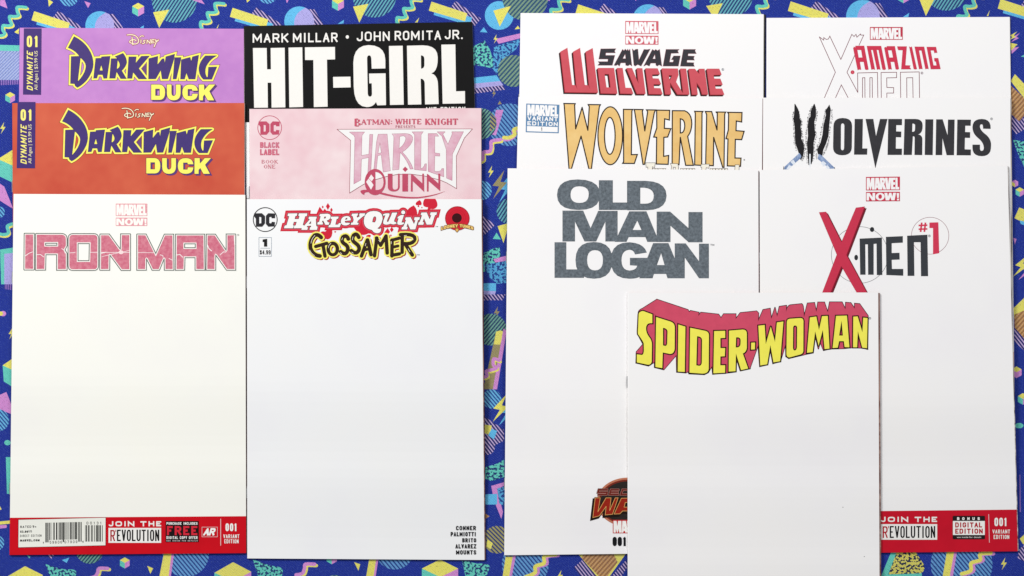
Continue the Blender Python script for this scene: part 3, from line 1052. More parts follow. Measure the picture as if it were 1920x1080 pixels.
# ---------- white comic with the slanted red-backed title
wg, wk = Win(470, 370, 8), Win(670, 370, 8)
HA = wg.gs(
    "560,242 700,240 692,278 672,280 660,325 720,325 732,280 715,278 724,240 850,240 842,282 818,285 782,415 800,418 790,462 645,464 655,424 675,420 690,368 648,368 634,418 648,424 636,464 500,464 510,424 538,418 578,284 552,280",
    ("872,290 992,290 985,322 977,326 985,430 1005,440 995,488 882,488 892,448 905,445 905,425 850,430 840,445 860,450 850,488 760,488 770,445 790,440 888,328 868,325", "906,352 906,395 870,398"),
    ("1040,250 1150,245 *1210,252 1197,300 *1182,342 1140,347 1160,375 1182,375 1170,412 1120,412 1090,352 1075,352 1070,375 1087,378 1080,408 1000,408 1005,372 1025,370 1050,285 1030,282", "1105,290 1130,288 1125,315 1097,318"),
    "1205,290 1320,288 1312,320 1290,325 1270,410 1310,408 1325,385 1357,388 1335,448 1165,450 1175,415 1195,412 1220,325 1198,322",
    ("1502,345 *1505,280 1440,280 *1355,285 1352,370 *1360,422 1420,422 *1475,420 1492,385 1450,380 *1410,390 1412,355", "1415,335 *1425,302 1452,310 1446,333"),
    "1520,245 1612,242 1602,275 1590,280 1600,305 1642,280 1625,275 1635,240 1720,240 1705,280 1690,282 1610,350 1595,380 1620,382 1612,410 1500,412 1508,380 1530,378 1545,340 1530,282 1512,278")
HA += wk.gs(
    ("240,205 *382,200 380,320 *360,430 300,465 330,475 355,460 *365,540 290,538 *240,530 220,490 *95,470 97,350 *105,210 240,205", "262,285 *290,290 280,340 265,375 225,372 *232,290 262,285"),
    "380,262 *400,235 480,240 *490,260 460,310 445,350 *440,375 465,365 510,265 520,230 600,228 555,340 *545,375 570,365 590,390 *540,420 500,395 *420,425 390,395 *380,370 410,300 420,265 395,278",
    "600,305 *640,255 700,265 665,370 *660,390 690,370 702,395 *650,428 605,405 *590,390 620,310 605,320",
    "725,300 800,298 850,400 870,345 850,340 858,298 940,298 930,338 910,342 870,480 795,482 755,390 738,440 757,445 745,482 660,482 670,445 690,440 730,340 715,335",
    "960,228 1040,226 1085,330 1108,270 1090,268 1098,225 1195,224 1185,265 1165,268 1120,408 1040,410 1000,315 980,370 1000,375 990,412 910,412 920,375 935,370 970,270 950,265")
HA.append([wk.m(ell(688, 225, 30, 29, 20))])
SP = wk.gs("845,120 *740,170 740,230 740,300 900,300 900,260 *900,170 845,120",
           "935,40 *870,70 875,105 *890,130 915,115 900,140 930,150 925,115 *965,130 965,90 *960,60 935,40",
           "1015,22 1170,22 *1210,80 1200,130 *1170,190 1100,175 1060,200 1050,190 1060,150 *985,150 985,95 *990,40 1015,22",
           "968,140 980,153 968,167 956,153", "515,440 545,485 515,525 487,485", "455,460 492,520 440,572 405,525", "503,552 517,572 503,592 490,572",
           "30,490 120,540 200,545 *290,590 350,575 410,470 330,400 30,420", "130,580 *165,550 200,565 *210,590 180,608 *140,605 130,580", "75,600 90,590 102,600 88,618")
SP += wg.gs("985,250 1035,140 1085,205 1110,170 1150,215 1190,212 1250,255 1250,300 985,300", "1158,85 1190,135 1158,190 1128,135", "1212,155 1232,190 1212,225 1190,188", "1080,122 1097,145 1080,168 1065,145",
            "1050,525 *1075,500 1115,515 1165,470 1225,490 *1235,620 1150,632 *1080,620 1050,525", "1250,515 *1268,500 1285,512 1268,535", "1545,450 1620,350 1700,300 1760,545 *1700,575 1660,560 *1590,530 1545,450",
            "985,250 1250,255 1480,240 1720,205 1720,260 985,300")
drips, lightd = [], []
for W_, s, k in ((wg, "1058,602 *1010,545 960,570 *880,650 897,760 *930,870 1040,880", 7.0), (wg, "975,738 1142,690", 6.0), (wg, "1085,715 1115,882", 6.2),
                 (wg, "1465,625 *1440,555 1385,595 *1345,660 1410,700 *1480,740 1450,810 *1420,875 1350,815", 6.8), (wg, "1622,600 *1590,525 1545,570 *1500,640 1570,685 *1650,740 1620,800 *1580,865 1510,800", 6.8),
                 (wk, "62,880 150,640", 6.4), (wk, "155,640 205,860", 6.6), (wk, "105,790 190,770", 5.0),
                 (wk, "258,878 292,610", 6.2), (wk, "285,610 350,720", 6.0), (wk, "350,720 430,580", 6.0), (wk, "430,580 448,835", 6.4),
                 (wk, "522,640 518,880", 6.2), (wk, "512,645 632,612", 5.6), (wk, "520,750 610,730", 5.2), (wk, "515,870 632,848", 6.0),
                 (wk, "675,565 672,825", 6.2), (wk, "648,560 *870,540 862,625 *850,700 710,698", 6.4), (wk, "715,695 825,865", 6.6)):
    drips += stroke(W_.pl(s), k + .5, cap=True)
drips += [[wg.m(ell(1232, 775, 96, 112, 28)), wg.m(ell(1232, 778, 42, 60, 24))]]
for W_, s in ((wg, "905,690 *912,620 965,570"), (wg, "885,790 *910,850 960,875"), (wg, "1165,760 *1170,710 1205,690"), (wg, "1365,640 1380,605"), (wg, "1345,825 1365,850"), (wg, "1525,640 1535,590"), (wg, "1515,820 1540,840"),
              (wk, "118,730 128,690"), (wk, "320,640 345,670"), (wk, "510,660 508,700"), (wk, "700,575 740,570"), (wk, "760,770 790,820"), (wk, "830,610 835,640")):
    lightd += stroke(W_.pl(s), .9)
HW = grow(HA, 1.0)
c_goss.art("title_lettering", [(SP, ink('d0243a', .06)), (grow(HA, 5.6), ink('cf2438', .06)), (grow(HA, 3.0), ink('da4a5c', .06)), (HW, ink('241a1c')), (HA, ink('f6f4f2', .02))])
c_goss.art("subtitle_lettering", [(grow(shift(drips, 2.0, 1.8), 2.2, False), ink('a02428')), (grow(drips, 2.5, False), ink('f7ee72', .04)), (drips, ink('33221a', .15, 250)), (lightd, ink('efe8dc'))])
for bx_ in ((1172, 430, 1210, 446), (893, 854, 935, 870)):
    c_goss.art("trademark_symbol", [(pen("TM", wk.box(*bx_), .5), ink('55504e'))])
DCB = shift(DCL, -67 / 8, (370 - 205) + 58 / 8)
c_goss.art("publisher_badge", [([ring(470 + 218 / 8, 370 + 333 / 8, 22.4, 22.4, 1.5)], ink('1c1b1e')), (DCB, ink('2c2b30', .1))])
c_goss.art("price_box", [(edge([wg.rect(123, 601, 311, 884)], .7), ink('a4b0bc')), (wg.gs("180,632 247,622 247,738 200,738 200,668 178,670"), ink('1d1b1c')),
                         (wg.gs("145,758 290,758 290,765 145,765"), ink('b4bcc4')), (pen("$4.99", wg.box(137, 792, 298, 856), 1.25, .22), ink('1d1b1c'))])
arc = lambda x, y: (x, y + ((x - (670 + 1500 / 8)) / 30) ** 2 * 5.0)
loo = tmap(pen("LOONEY", wk.box(1258, 403, 1508, 450), 1.7, .12) + pen("TUNES", wk.box(1535, 402, 1740, 448), 1.7, .12), arc)
c_goss.art("round_emblem", [([[wk.m(ell(1500, 315, 184, 182, 40))]], ink('a81828')), ([[wk.m(ell(1500, 315, 172, 170, 40))]], ink('d01f34', .05)), ([ring(670 + 1497 / 8, 370 + 312 / 8, 15.5, 15.3, .8)], ink('b8182c')),
                            ([ring(670 + 1495 / 8, 370 + 311 / 8, 12, 11.8, .7)], ink('b8182c')), ([[wk.m(ell(1493, 310, 74, 72, 28))]], ink('3a0c12')),
                            (wk.gs("1465,470 1495,458 1525,470 1520,505 1495,530 1470,505"), ink('7a4a20')), (wk.gs("1473,477 1495,467 1517,477 1513,502 1495,520 1477,502"), ink('e0b060')),
                            (grow(loo, 1.0), ink('7a4a1c')), (loo, ink('f2cc78'))])
wn = Win(440, 810, 3.692)
nm = []
for s, b in (("CONNER", (1532, 650, 1670, 680)), ("PALMIOTTI", (1495, 692, 1670, 722)), ("BRITO", (1575, 735, 1672, 764)), ("ALVAREZ", (1528, 776, 1672, 806)), ("MOUNTS", (1532, 818, 1672, 848))):
    nm += pen(s, wn.box(*b), 1.85, .25)
c_goss.art("author_names", [(nm, ink('1c1c1f'))])

# ---------- salmon claw-cut title
ws, wt = Win(1040, 80, 9.82), Win(1200, 80, 9.82)
SV = ws.gs(
    "105,165 235,92 322,778 383,782 418,860 398,780 340,165 468,95 555,778 620,784 655,862 632,782 572,165 700,98 800,920 190,912",
    ("793,465 1095,465 1155,938 850,932", "920,575 1000,578 1030,825 955,822"), "1145,465 1252,465 1305,830 1410,832 1450,940 1210,936",
    "1322,465 1425,467 1545,760 1512,467 1615,470 1676,942 1515,940")
SV += wt.gs(
    "100,470 325,472 370,580 225,585 235,655 345,660 390,765 250,765 262,835 378,838 418,948 165,945",
    ("400,472 698,475 710,595 665,722 800,945 800,953 690,950 552,730 575,952 465,950", "530,598 592,600 548,700"),
    "740,475 850,477 912,953 795,953 795,925", "895,480 1010,480 1095,580 1080,480 1190,480 1255,955 1145,953 1110,830 1040,730 1065,957 960,957",
    "1230,478 1460,478 1505,590 1355,595 1368,660 1480,662 1525,775 1380,775 1395,845 1510,845 1555,957 1295,957")
c_savage.art("title_lettering", [(shift(SV, -3.1, 3.4), ink('1e1416')), (shift(SV, -2.2, 2.4), ink('2a1416')), (shift(SV, -1.2, 1.3), ink('8a2028')), (SV, ink('d05560', .06, 120))])
SA = ws.gs(
    "850,115 1125,112 1100,150 1115,185 940,185 935,235 1105,235 1060,415 795,415 830,380 800,350 980,350 985,300 815,300",
    ("1250,125 1275,150 1300,120 1330,150 1345,120 1365,155 1385,120 1420,428 1385,400 1350,425 1310,415 1305,370 1215,370 1190,430 1160,400 1130,420 1095,415", "1300,200 1310,295 1250,295"),
    "1430,115 1460,150 1490,125 1530,120 1550,330 1646,125 1700,130 1755,120 1590,430 1530,400 1480,430 1460,410")
SA += wt.gs(
    ("230,125 265,150 290,125 320,150 360,125 400,430 350,405 320,430 295,415 290,375 195,375 170,430 120,405 70,430", "275,205 285,300 230,300"),
    "480,125 720,125 690,150 710,190 570,195 540,360 610,360 620,315 580,310 620,245 740,245 705,430 425,430",
    "800,125 1020,125 1010,150 1035,200 885,200 880,245 1000,250 985,285 1000,320 865,318 860,365 990,370 985,400 1000,435 745,432")
c_savage.art("subtitle_lettering", [(grow(SA, .5), ink('a05060')), (SA, ink('38363c', .1))])
brand_badge(c_savage, bq(1172.4, 39.2, 1234.6, 63.3, .4), 'd4606e', PAPER_R, bq(1172.4, 66.7, 1234.6, 83.4, .4))
registered(c_savage, 1200 + 1525 / 9.82, 80 + 492 / 9.82, 2.0, '9a9aa0')

# ---------- gold title
wo, wv = Win(970, 180, 7.45), Win(1180, 190, 8)
GO = wo.gs("650,105 808,107 800,130 815,460 905,158 985,480 1005,150 990,120 1160,122 1145,150 1045,930 1035,1020 1000,1020 890,560 755,1020 722,1020 655,130")
GO.append([wo.m(ell(1298, 555, 172, 405, 40)), wo.m(ell(1292, 557, 74, 258, 36))])
GO += wv.gs(
    "-88,120 50,122 38,145 30,800 120,798 75,932 -100,930 -85,905", "72,122 205,124 195,150 232,445 275,155 258,128 395,130 375,165 228,945 205,945 80,150",
    "410,132 605,135 600,280 530,262 525,405 622,410 575,535 518,540 515,825 590,812 582,945 405,940 410,540 365,535 412,400",
    ("645,140 830,142 *938,180 937,340 *930,460 875,525 960,960 845,960 765,540 745,950 642,940", "765,262 *832,268 832,370 *825,480 765,475"),
    "980,150 1103,152 1090,175 1085,960 980,955 990,180", "1140,152 1235,154 1315,430 1320,180 1300,160 1445,162 1430,190 1420,990 1400,990 1265,540 1260,965 1145,960 1160,200",
    "1475,165 1690,168 1685,310 1605,295 1600,440 1722,450 1685,575 1590,570 1585,850 1675,852 1668,975 1470,968 1480,565 1450,560 1485,430 1490,190")
c_gold.art("title_lettering", [(grow(GO, 1.15, False), ink('2a1f1c', .1)), (tmap(GO, lambda x, y: (x, y)), ink('edc076', .05, 60, to='f1cc88')), (edge(GO, 2.3), ink('2a1f1c', .1))])
TB = wv.gs("250,925 385,925 375,990 345,975 335,1060 285,1060 280,980 255,985", ("620,935 725,940 735,1000 720,1060 620,1060 640,980", "655,985 695,985 690,1030 655,1030"),
           "1080,948 1198,945 1190,1000 1150,990 1140,1060 1090,1060 1090,990 1075,985", "1590,955 1645,955 1640,1060 1585,1060")
TB += [wv.rect(x, 1012, x + 30, 1060) for x in (352, 392, 440, 472, 512, 770, 820, 862, 905, 950, 1215, 1255, 1300, 1350, 1395, 1440)]
c_gold.art("subtitle_lettering", [(grow(TB, .9), ink('5a5048')), (TB, ink('f5f0e2', .03))])
bl = ink('6189b0', .08)
bqd = [(970 + 125 / 7.45, 180 + 105 / 7.45), (970 + 588 / 7.45, 180 + 122 / 7.45), (970 + 578 / 7.45, 180 + 520 / 7.45), (970 + 117 / 7.45, 180 + 505 / 7.45)]
sub = lambda g, x0, y0, x1, y1: quadmap(tmap(g, lambda u, v: (x0 + u * (x1 - x0), y0 + v * (y1 - y0))), bqd)
c_gold.art("publisher_badge", [(quadmap(UNIT, bqd), bl), (sub(BRAND, .012, .0, .99, .44), PAPER_R), ([[[p for p in lp] for lp in g] for g in quadmap(tmap(pen("VARIANT", (0, 0, 58, 8.4), 1.9, .2), lambda x, y: (.045 + x / 58 * .92, .435 + y / 8.4 * .15)), bqd)], PAPER_R),
                               (quadmap(tmap(pen("EDITION", (0, 0, 58, 8), 1.9, .2), lambda x, y: (.045 + x / 58 * .92, .615 + y / 8 * .14)), bqd), PAPER_R), (sub(UNIT, .035, .785, .965, .965), PAPER_R),
                               (quadmap(tmap(pen("1", (0, 0, 3, 6.2), 1.1), lambda x, y: (.455 + x / 3 * .055, .815 + y / 6.2 * .12)), bqd), ink('2a2a30'))])
registered(c_gold, 1180 + 1724 / 8, 190 + 877 / 8, 1.2, '6a6a6a')

# ---------- grey three-line title
wl = Win(920, 290, 3.692)
OL = wl.gs(
    ("600,172 *757,172 757,277 *757,382 610,382 *460,382 460,280 *460,172 600,172", "612,218 *680,218 680,272 *680,335 615,335 *552,335 552,278 *552,218 612,218"),
    "750,178 845,178 845,332 945,332 945,382 750,382", ("945,182 1070,182 *1217,185 1217,285 *1215,384 1075,384 945,384", "1035,228 1065,228 *1130,235 1130,285 *1130,340 1070,340 1035,340"),
    "498,388 640,388 692,510 745,390 878,390 878,600 795,600 795,460 730,600 650,600 583,460 583,600 498,600",
    ("960,393 1078,393 1165,603 1085,603 1072,570 955,570 940,603 860,603", "1015,455 1045,522 982,522"),
    "1150,395 1242,395 1370,510 1370,398 1466,398 1466,606 1370,606 1244,490 1244,604 1150,604", "443,607 523,607 523,795 645,795 645,852 443,852",
    ("715,605 *842,605 842,730 *842,858 715,858 *588,858 588,730 *588,605 715,605", "722,660 *778,660 778,730 *778,802 722,802 *667,802 667,730 *667,660 722,660"),
    "1080,677 1000,690 *990,655 955,658 *905,665 905,730 *905,800 960,803 *1010,800 1015,768 965,765 965,715 1105,715 1065,852 1035,852 1030,845 *1010,858 960,858 *832,858 832,730 *832,607 960,607 *1060,612 1080,677",
    ("1125,613 1230,613 1330,855 1225,855 1215,825 1130,825 1120,855 1030,855", "1180,680 1205,765 1150,765"), "1275,615 1350,615 1443,740 1443,617 1510,617 1510,855 1443,855 1343,710 1343,855 1275,855")
c_grey.art("title_lettering", [(grow(OL, .25), ink('4a5158')), (OL, ink('5c646b', .22, 520, to='767f87'))])
c_grey.art("trademark_symbol", [(pen("TM", wl.box(1521, 618, 1548, 631), .8), ink('6a6a6e'))])
wx = Win(1090, 880, 6.92)
ec = (600, 425)
WA = wx.gs("180,370 245,370 215,550 320,370 385,370 368,535 440,370 477,370 405,582 310,592 322,480 235,602 150,626",
           ("520,375 700,372 700,590 640,540 535,540 500,577 425,580", "570,430 625,430 610,490 555,490"))
sec = []
for s in ("345,265 228,265 218,297 335,300 328,326 215,326", "490,265 385,265 368,326 485,326", "375,296 480,296", "640,265 535,265 515,326 640,326"):
    sec += stroke(wx.pl(s), 2.9)
c_grey.art("round_emblem", [([[wx.m(ell(*ec, 402, 318, 48))]], ink('c0785c', .12)), ([[wx.m(ell(ec[0], ec[1], 375, 292, 48))]], ink('7a2a1c', .2)), ([[wx.m(ell(ec[0] + 5, ec[1] + 2, 358, 272, 48))]], ink('2b2522', .2, 200)),
                            (grow(sec, 1.2), ink('2a1712')), (grow(shift(WA, -2.6, 3.2), 2.4), ink('1f120c')), (grow(WA, 1.5), ink('3a1c10')), (grow(sec, .5), ink('c08a80')), (sec, ink('6b1d14')),
                            (WA, ink('9a2414', .1)), (edge(WA, .8), ink('eab66a'))])
brand_badge(c_grey, bq(1090 + 408 / 6.92, 880 + 655 / 6.92, 1090 + 857 / 6.92, 880 + 830 / 6.92), 'c42c30', WH)
c_grey.art("issue_number", [(pen("001", wx.box(405, 876, 583, 996), 4.3, .25), ink('16161a'))])

# ---------- thin outline title
wz = Win(1520, 40, 7.385)
thin = []
for s in ("190,1060 342,705 120,215 180,260 182,225 215,250 245,245 265,205 418,528 570,180 600,210 628,180 640,220 690,175 695,190 735,190 668,335", "610,470 503,705 653,985 650,715 925,708 930,1060", "343,1060 425,880 520,1060",
          "718,1060 718,782 750,780 752,1060", "820,1060 820,780 852,780 855,1060", "978,1060 975,708 1190,705 1190,780 1053,783 1055,915 1150,918 1148,993 1055,993 1055,1060", "1247,1060 1243,705 1503,700 1508,1060", "1332,1060 1330,782 1413,780 1418,1060"):
    thin += stroke(wz.pl(s), 1.2)
AZ = wz.gs(
    ("590,375 600,352 620,365 620,340 740,340 800,665 778,672 755,665 735,560 680,560 697,668 672,665 652,675", "645,395 700,395 718,502 663,503"),
    "778,342 975,342 1040,662 1018,672 995,665 940,395 912,395 965,668 945,662 920,668 862,395 835,395 890,668 865,662 842,668",
    ("1020,370 1032,355 1050,365 1055,345 1165,345 1222,660 1200,668 1178,662 1158,560 1105,560 1122,665 1100,660 1078,668", "1068,400 1122,400 1142,502 1088,503"),
    "1200,348 1330,348 1310,610 1380,612 1370,635 1390,662 1255,663 1275,398 1215,398 1205,375", "1365,350 1385,360 1400,350 1470,660 1450,665 1428,660",
    "1440,352 1570,352 1632,660 1610,655 1590,662 1535,402 1498,402 1548,660 1525,656 1503,662", "1607,355 1735,355 1752,438 1735,432 1715,440 1705,402 1660,402 1700,612 1745,612 1735,560 1715,550 1712,510 1765,510 1798,660 1665,662")
c_thin.art("title_lettering", [(thin, ink('7c3c4a', .2)), ([[wz.m(ell(580, 705, 27, 27, 20))]], ink('c83048')), ([[wz.m(ell(580, 705, 14, 14, 14))]], ink('d8566a'))])
c_thin.art("subtitle_lettering", [(grow(AZ, .25), ink('b01c38')), (AZ, ink('d0324e', .06))])
qb = bq(1520 + 820 / 7.385, 40 + 78 / 7.385, 1520 + 1275 / 7.385, 40 + 255 / 7.385)
brand_badge(c_thin, qb, 'c22f48', PAPER_R)
registered(c_thin, 1520 + 1541 / 7.385, 40 + 715 / 7.385, 2.0, '9a8a90')

# ---------- torn claw slashes
wy, wu = Win(1460, 185, 7.717), Win(1550, 205, 6)
SL = wy.gs(
    "235,80 275,150 292,200 298,290 322,330 310,420 328,510 320,580 355,650 365,720 350,820 320,880 300,800 275,720 245,640 240,500 235,400 220,290 232,200",
    "515,80 532,130 535,250 510,330 515,430 527,520 500,640 500,750 490,860 470,945 462,800 445,790 437,955 425,800 415,650 430,540 425,400 440,290 465,260 470,180",
    "732,100 747,150 740,260 725,400 715,540 680,650 640,740 627,820 575,800 560,740 610,640 640,520 655,380 690,240 685,170")
rng = random.Random(7)
hair = []
for s, sg in (("225,180 212,280 228,400 232,520 238,640 268,740", -1), ("285,190 305,290 325,340 320,430 332,520 345,620 370,720 360,830 325,890", 1),
              ("490,110 460,200 425,320 412,430 405,560 405,680 418,800 425,930", -1), ("535,140 552,240 520,330 520,450 535,540 512,660 508,780 490,900", 1),
              ("715,130 675,190 670,280 640,400 612,520 590,640 548,740 560,880", -1), ("755,150 765,260 735,400 728,560 700,660 668,740 640,810", 1)):
    pl = wy.pl(s)
    for i in range(len(pl) - 1):
        for k in range(6):
            u = (k + rng.random()) / 6
            x = pl[i][0] + u * (pl[i + 1][0] - pl[i][0])
            y = pl[i][1] + u * (pl[i + 1][1] - pl[i][1])
            L = rng.uniform(.8, 3.0)
            hair += stroke([(x - sg * .8, y), (x + sg * L, y + rng.uniform(-1.8, 1.8)), (x + sg * (L - .9), y + rng.uniform(1, 3))], .62)
blade = wy.gs("300,785 328,830 320,860 130,1030 78,1030 85,985", "580,800 622,820 810,1000 800,1030 755,1030 562,870")
shine = wy.gs("210,880 245,930 215,960 170,915", "150,960 190,975 150,1020 110,1020", "640,900 690,935 650,985 610,935", "700,960 740,1000 720,1030 680,995")
c_claw.art("slash_mark", [(hair, ink('4a464a')), (grow(SL, .85), ink('1d1b1e', .12)), (blade, ink('5a78ad', .2, 300, to='a5b8da')), (shine, ink('e2e8f2')), (wy.gs("72,975 80,985 76,1030 64,1030", "803,985 815,1000 815,1025 803,1020"), ink('2a2a30')),
                          (wy.gs("442,800 463,800 462,960 452,1030 444,960"), ink('eceff4'))])
OV = wu.gs(
    ("180,97 *287,97 286,190 283,430 *280,517 175,517 *68,515 72,420 76,190 *78,97 180,97", "180,158 *199,160 199,190 196,430 *194,460 177,460 *159,458 160,430 161,190 *162,158 180,158"),
    "315,108 408,108 402,440 458,440 455,510 308,510", "437,108 525,108 555,300 600,108 685,108 548,665", "693,108 848,108 847,178 783,178 782,248 840,250 838,315 780,313 778,442 847,442 846,513 685,513",
    ("877,108 1000,108 *1082,110 1080,185 *1080,270 1030,282 *1080,290 1077,345 1075,515 988,513 990,320 *990,303 970,303 958,513 865,513", "965,160 *996,160 995,185 993,230 *990,255 962,252"),
    "1110,112 1200,112 1193,515 1103,513", "1232,112 1305,112 1360,290 1365,115 1440,115 1433,516 1350,516 1303,325 1300,515 1225,515",
    "1470,115 1623,116 1620,185 1560,184 1558,255 1615,257 1613,322 1556,320 1553,450 1623,452 1622,518 1462,517",
    "1845,220 1760,218 1758,190 *1755,168 1742,168 *1722,170 1725,200 *1730,240 1800,290 *1852,340 1850,400 1848,440 *1840,527 1745,527 *1638,525 1640,430 1640,397 1725,397 1725,440 *1726,468 1745,467 *1768,466 1768,430 *1765,370 1700,320 *1640,270 1640,200 *1642,108 1745,108 *1852,108 1845,220")
c_claw.art("title_lettering", [(OV, ink('353438', .12, 260))])
registered(c_claw, 1550 + 1855 / 6, 205 + 107 / 6, 2.0, '8a8a8e')

# ---------- tall red cross letter
wf = Win(1400, 290, 3.692)
XX = wf.gs("502,400 549,396 656,607 757,368 816,360 690,694 831,955 763,955 655,770 580,955 524,955 625,692")
ME = wf.gs("783,582 935,575 938,832 902,832 900,615 878,617 878,830 842,830 840,620 820,620 822,830 787,830", "965,570 1080,565 1080,608 1003,612 1003,682 1057,680 1058,725 1003,727 1005,792 1083,792 1083,837 968,832",
           "1112,562 1250,555 1255,840 1208,840 1205,605 1157,605 1160,838 1115,838")
DT = [[wf.m(ell(758, 712, 13, 19, 18))], [wf.m(ell(868, 518, 15, 17, 18))]]
ht = stroke(wf.pl("1212,470 1204,535"), 3.3) + stroke(wf.pl("1238,470 1230,535"), 3.3) + stroke(wf.pl("1190,490 1251,488"), 3.0) + stroke(wf.pl("1190,516 1251,514"), 3.0)
c_cross.art("issue_number", [([ring(1400 + 1270 / 3.692, 290 + 561 / 3.692, 35.1, 34.6, .75, 56)], ink('8a4a58')), (ht, ink('d43a56')), (wf.gs("1265,470 1327,468 1333,682 1290,690 1290,508 1265,508"), ink('d43a56'))])
c_cross.art("title_lettering", [([ring(1400 + 783 / 3.692, 290 + 694 / 3.692, 53.2, 53, .75, 72)], ink('6a686c')), (grow(shift(XX, 3.6, 3.2), .3), ink('6a1626')), (shift(XX, 1.8, 1.6), ink('86192c')), (grow(XX, .35), ink('a02038')),
                                (XX, ink('cc3550', .05)), (grow(ME, .3), ink('2a2c30')), (ME, ink('3a3d42', .08)), (DT, ink('2d2f33'))])
registered(c_cross, 1400 + 1265 / 3.692, 290 + 562 / 3.692, 2.0, '8a8084')
brand_badge(c_cross, bq(1400 + 826 / 3.692, 290 + 154 / 3.692, 1400 + 1061 / 3.692, 290 + 247 / 3.692, -.6), 'c93850', PAPER_R, bq(1400 + 826 / 3.692, 290 + 258 / 3.692, 1400 + 1061 / 3.692, 290 + 323 / 3.692, -.4))
wj = Win(1640, 950, 6.857)
slogan(c_cross, wj, 75, 130, 802, 197, 77, 224, 804, 425, 'b01426')
rr = wj.g("1018,118 1405,118 *1418,118 1418,132 1418,405 *1418,418 1405,418 1018,418 *1003,418 1003,405 1003,132 *1003,118 1018,118")
c_cross.art("offer_box", [([rr], ink('251a1c')), ([wj.rect(1006, 184, 1416, 364)], WH), (pen("BONUS", wj.box(1060, 136, 1352, 172), 1.5, 1.1), WH), (pen("DIGITAL", wj.box(1035, 202, 1382, 268), 2.25, .2), ink('b01426')),
                          (pen("EDITION", wj.box(1035, 282, 1390, 348), 2.25, .2), ink('b01426')), (text("see inside for details", wj.box(1058, 382, 1370, 402), .04), WH)])
c_cross.art("edition_lettering", [(wj.gs("1462,97 1470,97 1479,462 1471,462"), ink('f2c4c8')), (pen("001", wj.box(1540, 142, 1700, 250), 2.8, .3), WH), (pen("VARIANT", wj.box(1515, 295, 1740, 345), 1.15), WH),
                                  (pen("EDITION", wj.box(1530, 363, 1730, 415), 1.15), WH)])

# ---------- curved yellow block title
wA, wB = Win(1180, 555, 6.967), Win(1400, 555, 6.968)
body = wA.m(P("360,45 765,180 782,212 800,192 908,215 900,262 935,215 1165,240 1198,288 1232,235 1390,235 1390,300 1450,220 1640,200")) + \
    wB.m(P("130,198 155,225 150,330 215,180 305,163 322,300 370,150 398,270 428,138 518,125 515,210 *530,128 570,118 720,103 *745,110 748,280 795,95 885,88 910,210 932,82 1015,82 1060,215 1085,80 1245,80 1290,175 1295,85 1360,90 1410,165 1412,98 1475,103 1585,258 1580,695 1510,678 1365,675 1270,685 1110,690 1080,692 1005,710 960,600 937,690 890,500 868,742 765,762 745,768 550,815 513,790 510,620 440,855 343,882 305,680 275,897 172,920 150,640 40,950")) + \
    wA.m(P("1580,948 1450,975 1395,800 1392,990 1290,1003 1265,1005 1090,1020 1080,915 1030,1000 980,1025 780,1015 765,985 740,1003 620,993 615,770 450,962 330,932 330,862 250,912 88,874 93,730 180,630 105,490 120,210 *130,180 170,165"))
SW = wA.gs(
    "178,195 300,240 300,355 *215,343 218,430 *220,490 270,550 *297,590 295,650 292,860 *280,902 240,897 98,867 98,762 165,770 *190,765 190,700 188,620 *180,590 115,500 *108,480 115,400 122,240 *125,203 178,195",
    ("350,275 540,335 *597,355 594,420 592,690 *585,757 530,757 437,737 430,942 341,927", "440,415 *502,425 499,470 494,620 *490,652 470,652 440,645"),
    "640,372 732,400 724,992 633,987", ("795,415 990,455 *1042,465 1040,520 1037,950 *1032,1012 960,1014 786,1002", "885,525 *952,530 950,580 947,870 *940,914 910,912 875,905"),
    "1108,458 1252,455 1252,547 1190,550 1190,680 1252,680 1247,787 1190,790 1188,905 1252,905 1250,1002 1098,1010",
    ("1303,453 1480,438 *1537,438 1535,500 1535,680 *1522,740 1482,750 1552,947 1460,967 1393,750 1387,982 1298,987", "1395,540 *1454,533 1454,580 1452,630 *1445,677 1390,672"),
    "1592,610 1642,608 1640,697 1590,700")
SW += wB.gs(
    "153,388 235,378 250,630 315,400 370,600 395,345 480,333 437,852 350,867 310,640 268,892 178,907",
    ("560,298 700,288 *742,288 742,330 740,720 *737,757 690,767 560,802 *518,802 520,750 525,340 *528,303 560,298", "632,385 *660,385 660,420 657,670 *652,712 625,712 *605,707 605,670 607,420 *608,385 632,385"),
    "826,280 910,268 945,445 985,263 1059,260 1082,687 1018,694 995,440 940,650 895,460 862,732 788,742",
    ("1168,260 1310,256 1342,670 1280,667 1270,590 1208,590 1190,674 1123,680", "1240,320 1257,517 1208,517"), "1393,270 1450,266 1512,475 1523,283 1579,288 1572,682 1510,674 1453,460 1443,670 1390,670")
ray = []
for W_, s in ((wA, "330,240 345,255"), (wA, "625,350 640,365"), (wA, "780,395 795,412")):
    ray += stroke(W_.pl(s), .6)
c_arch.art("title_lettering", [(grow([[body]], 1.25), ink('220a10')), ([[body]], ink('d24e68', .06, 160)), (grow(SW, 2.25), ink('4a101a')), (grow(shift(SW, .5, .4), 1.85), ink('1c090c')), (SW, ink('f5ec5c', .04, 150)), (ray, ink('5a1620'))])
registered(c_arch, 1400 + 1610 / 6.968, 555 + 291 / 6.968, 1.9, '7a7a7e')
for x, y, r in ((1580.5, 951, .8), (1620.5, 1043.5, .8)):
    c_arch.art("ink_speck", [([[ell(x, y, r, r, 8)]], ink('5a5a60'))])
